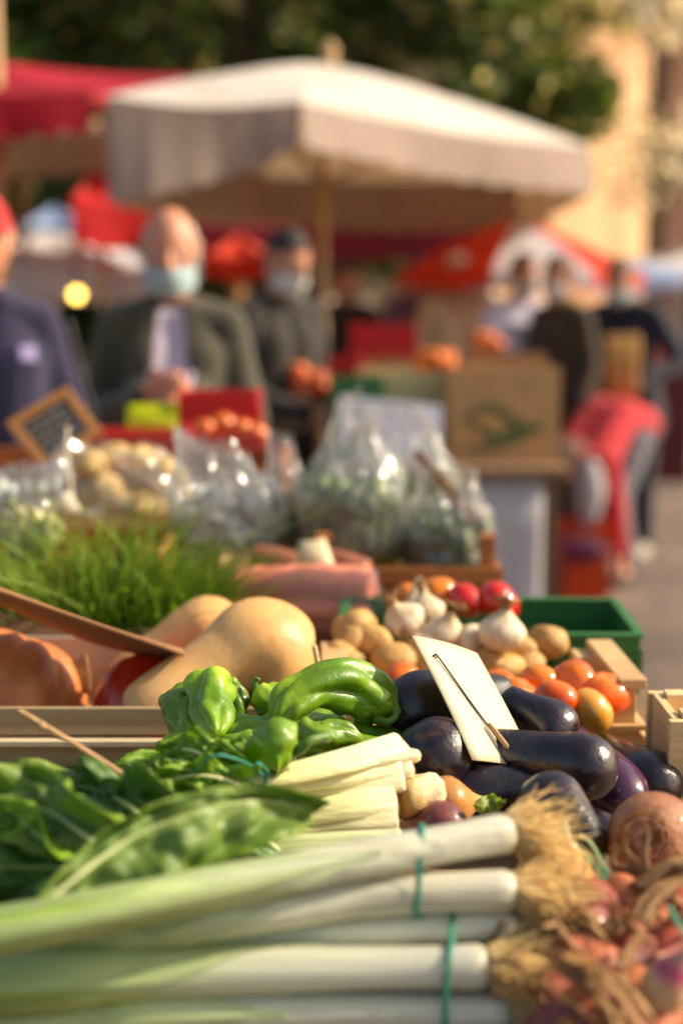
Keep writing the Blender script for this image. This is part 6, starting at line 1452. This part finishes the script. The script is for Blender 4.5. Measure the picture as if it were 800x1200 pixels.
tree('broad dark tree farther left, filling the gap beneath the umbrellas', -8.2, 18.0, blobset(-8.2, 18, 1.0, 8, 3.2, 2, 40, 4), 10000, .14, LEAFD, 4)
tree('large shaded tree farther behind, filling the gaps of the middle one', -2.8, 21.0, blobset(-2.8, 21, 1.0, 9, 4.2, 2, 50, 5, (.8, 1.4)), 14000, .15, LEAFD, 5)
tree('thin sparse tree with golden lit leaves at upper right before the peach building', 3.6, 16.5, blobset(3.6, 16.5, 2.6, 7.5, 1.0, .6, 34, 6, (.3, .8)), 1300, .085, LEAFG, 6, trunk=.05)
tree('loose green tree whose branches reach over the peach building', 2.3, 16.6, blobset(2.2, 16.6, 3.6, 7.0, 1.0, .9, 26, 9, (.3, .6)), 2000, .085, LEAFD, 9, trunk=.07)

# ------------------------------------------------------------------ BUILDINGS
def facade(label, x0, x1, y, h, m, wins, depth=5, rot=0, name='town_house'):
    e = empty(name, label, 'house', V(((x0 + x1) / 2, y + depth / 2, 0))); mb = MB(); cx, cy = (x0 + x1) / 2, y + depth / 2
    mb.box((cx, cy, h / 2), (x1 - x0, depth, h)); mb.build('wall', m, e, smooth=False)
    mb = MB(); mb.box((cx, cy, h + .12), (x1 - x0 + .6, depth + .6, .24)); mb.build('roof', mat('roof_tile', rgb(150, 88, 62), .2, 4, .8, .4, 20), e, smooth=False, bevel=.03)
    mb = MB(); mb.box((cx, y - .08, h - .2), (x1 - x0 + .2, .15, .25)); mb.build('cornice', mat('stone_trim', rgb(200, 180, 156), .1, 5, .8), e, smooth=False, bevel=.02)
    for wx, wz, ww, wh in wins:
        w = MB(); 
        for c, s in (((wx - ww / 2 - .04, y - .03, wz), (.08, .08, wh + .16)), ((wx + ww / 2 + .04, y - .03, wz), (.08, .08, wh + .16)), ((wx, y - .03, wz + wh / 2 + .04), (ww - .001, .079, .08)), ((wx, y - .03, wz - wh / 2 - .04), (ww - .001, .079, .08)), ((wx, y - .02, wz), (.05, .05, wh - .001))): w.box(c, s)
        f = w.build('window', mat('window_frame', rgb(198, 186, 172), .05, 5, .7), e, smooth=False)
        g = MB(); g.box((wx, y - .006, wz), (ww, .008, wh)); g.build('pane', mat('window_glass', rgb(92, 104, 124), .1, 3, .15, spec=.8), f, smooth=False)
        g = MB(); g.box((wx, y - .07, wz - wh / 2 - .12), (ww + .3, .16, .06)); g.build('sill', mat('stone_trim', (.5, .4, .3)), f, smooth=False, bevel=.01)
    return e
ROSE = mat('rose_plaster', rgb(228, 178, 154), .12, 1.2, .9, .2, 12, blotch=(rgb(208, 156, 132), .5, .8))
PEACH = mat('dappled_peach_plaster', rgb(252, 208, 158), .2, .7, .9, .2, 12, blotch=(rgb(206, 148, 104), .7, .9))  # darker blotches paint dappled tree shade onto the wall
def turned(e, piv, ang):
    e.matrix_world = Matrix.Translation(piv) @ Matrix.Rotation(ang, 4, 'Z') @ Matrix.Translation(-V(piv)) @ e.matrix_world
e1 = facade('pale peach sunlit building at the upper right', 2.0, 7.6, 24.0, 9.5, PEACH, [(3.0, 6.8, .9, 1.3), (6.2, 6.8, .9, 1.3)], depth=3); bpy.context.view_layer.update(); turned(e1, V((2.0, 24, 0)), R(36))
facade('rose plastered building at the right edge with a grey blue window', 4.02, 9.5, 18.0, 6.2, ROSE, [(4.42, 3.05, .52, .62), (6.0, 3.05, .8, .9), (4.45, 4.9, .5, .8), (4.7, .9, .8, 1.5)], depth=1.2)
facade('dark shaded building behind the trees', -16, 3.2, 27.5, 7.5, mat('brown_plaster', rgb(92, 78, 66), .15, 1.2, .9), [(-12 + 2.6 * i, 2.4, 1.0, 1.5) for i in range(6)])

# ------------------------------------------------------------------ GROUND, SKY, LIGHT, CAMERA
def ground_mat():
    m = bpy.data.materials.new('market_paving'); m.use_nodes = True; nt = m.node_tree; N = nt.nodes; L = nt.links; b = N['Principled BSDF']
    tc = N.new('ShaderNodeTexCoord'); br = N.new('ShaderNodeTexBrick'); br.inputs['Scale'].default_value = 1; br.inputs['Color1'].default_value = (.20, .145, .115, 1); br.inputs['Color2'].default_value = (.16, .12, .10, 1); br.inputs['Mortar'].default_value = (.09, .07, .06, 1)
    br.inputs['Mortar Size'].default_value = .012; br.inputs['Brick Width'].default_value = .6; br.inputs['Row Height'].default_value = .4
    L.new(tc.outputs['Object'], br.inputs['Vector']); no = N.new('ShaderNodeTexNoise'); no.inputs['Scale'].default_value = 1.3; no.inputs['Detail'].default_value = 8; L.new(tc.outputs['Object'], no.inputs['Vector'])
    mr = N.new('ShaderNodeMapRange'); mr.inputs['From Min'].default_value = .3; mr.inputs['From Max'].default_value = .7; mr.inputs['To Min'].default_value = .65; mr.inputs['To Max'].default_value = 1.3; L.new(no.outputs['Fac'], mr.inputs['Value'])
    hs = N.new('ShaderNodeHueSaturation'); L.new(br.outputs['Color'], hs.inputs['Color']); L.new(mr.outputs[0], hs.inputs['Value']); L.new(hs.outputs[0], b.inputs['Base Color']); b.inputs['Roughness'].default_value = .75
    bp = N.new('ShaderNodeBump'); bp.inputs['Strength'].default_value = .4; L.new(br.outputs['Fac'], bp.inputs['Height']); L.new(bp.outputs[0], b.inputs['Normal']); return m
mb = MB(); n = 20; mb.sheet([[V((-150 + 300 * j / n, -60 + 300 * i / n, 0)) for j in range(n + 1)] for i in range(n + 1)]); o = mb.build('ground', ground_mat(), org=V((0, 0, 0))); o['kind'] = 'structure'

SUN_EL, SUN_AZ = R(35), R(84)           # azimuth measured from +Y (away from the viewer) towards +X
sd = V((math.sin(SUN_AZ) * math.cos(SUN_EL), math.cos(SUN_AZ) * math.cos(SUN_EL), math.sin(SUN_EL)))
l = bpy.data.lights.new('sun', 'SUN'); l.energy = 6.0; l.angle = R(.5); l.color = (1, .86, .63); lo = bpy.data.objects.new('sun', l); COL.objects.link(lo); lo.rotation_euler = sd.to_track_quat('Z', 'Y').to_euler(); lo.location = sd * 40
w = bpy.data.worlds.new('World'); SC.world = w; w.use_nodes = True; nt = w.node_tree; bg = nt.nodes['Background']
sky = nt.nodes.new('ShaderNodeTexSky'); sky.sky_type = 'NISHITA'; sky.sun_disc = False; sky.sun_elevation = SUN_EL; sky.sun_rotation = SUN_AZ; sky.dust_density = 2.5; sky.air_density = 1.0
tint = nt.nodes.new('ShaderNodeMix'); tint.data_type = 'RGBA'; tint.blend_type = 'MULTIPLY'; tint.inputs[0].default_value = 1; tint.inputs[7].default_value = (1.12, 1.0, .84, 1)
nt.links.new(sky.outputs[0], tint.inputs[6]); nt.links.new(tint.outputs[2], bg.inputs['Color']); bg.inputs['Strength'].default_value = .2
cd = bpy.data.cameras.new('camera'); cam = bpy.data.objects.new('camera', cd); COL.objects.link(cam); SC.camera = cam
cam.location = CAM; cam.rotation_euler = (PI / 2 - PITCH, 0, 0); cd.sensor_fit = 'HORIZONTAL'; cd.sensor_width = 24; cd.lens = 24 * F / 800; cd.clip_start = .05; cd.clip_end = 1000
cd.dof.use_dof = True; cd.dof.focus_distance = 1.47; cd.dof.aperture_fstop = 1.85; cd.dof.aperture_blades = 0
SC.view_settings.view_transform = 'Standard'; SC.view_settings.look = 'None'; SC.view_settings.exposure = 0; SC.view_settings.gamma = 1
SC.cycles.use_denoising = True; SC.cycles.max_bounces = 10; SC.cycles.transparent_max_bounces = 24; SC.cycles.sample_clamp_indirect = 6; SC.cycles.caustics_reflective = False; SC.cycles.caustics_refractive = False
for o in bpy.data.objects:
    if '_org' in o: del o['_org']
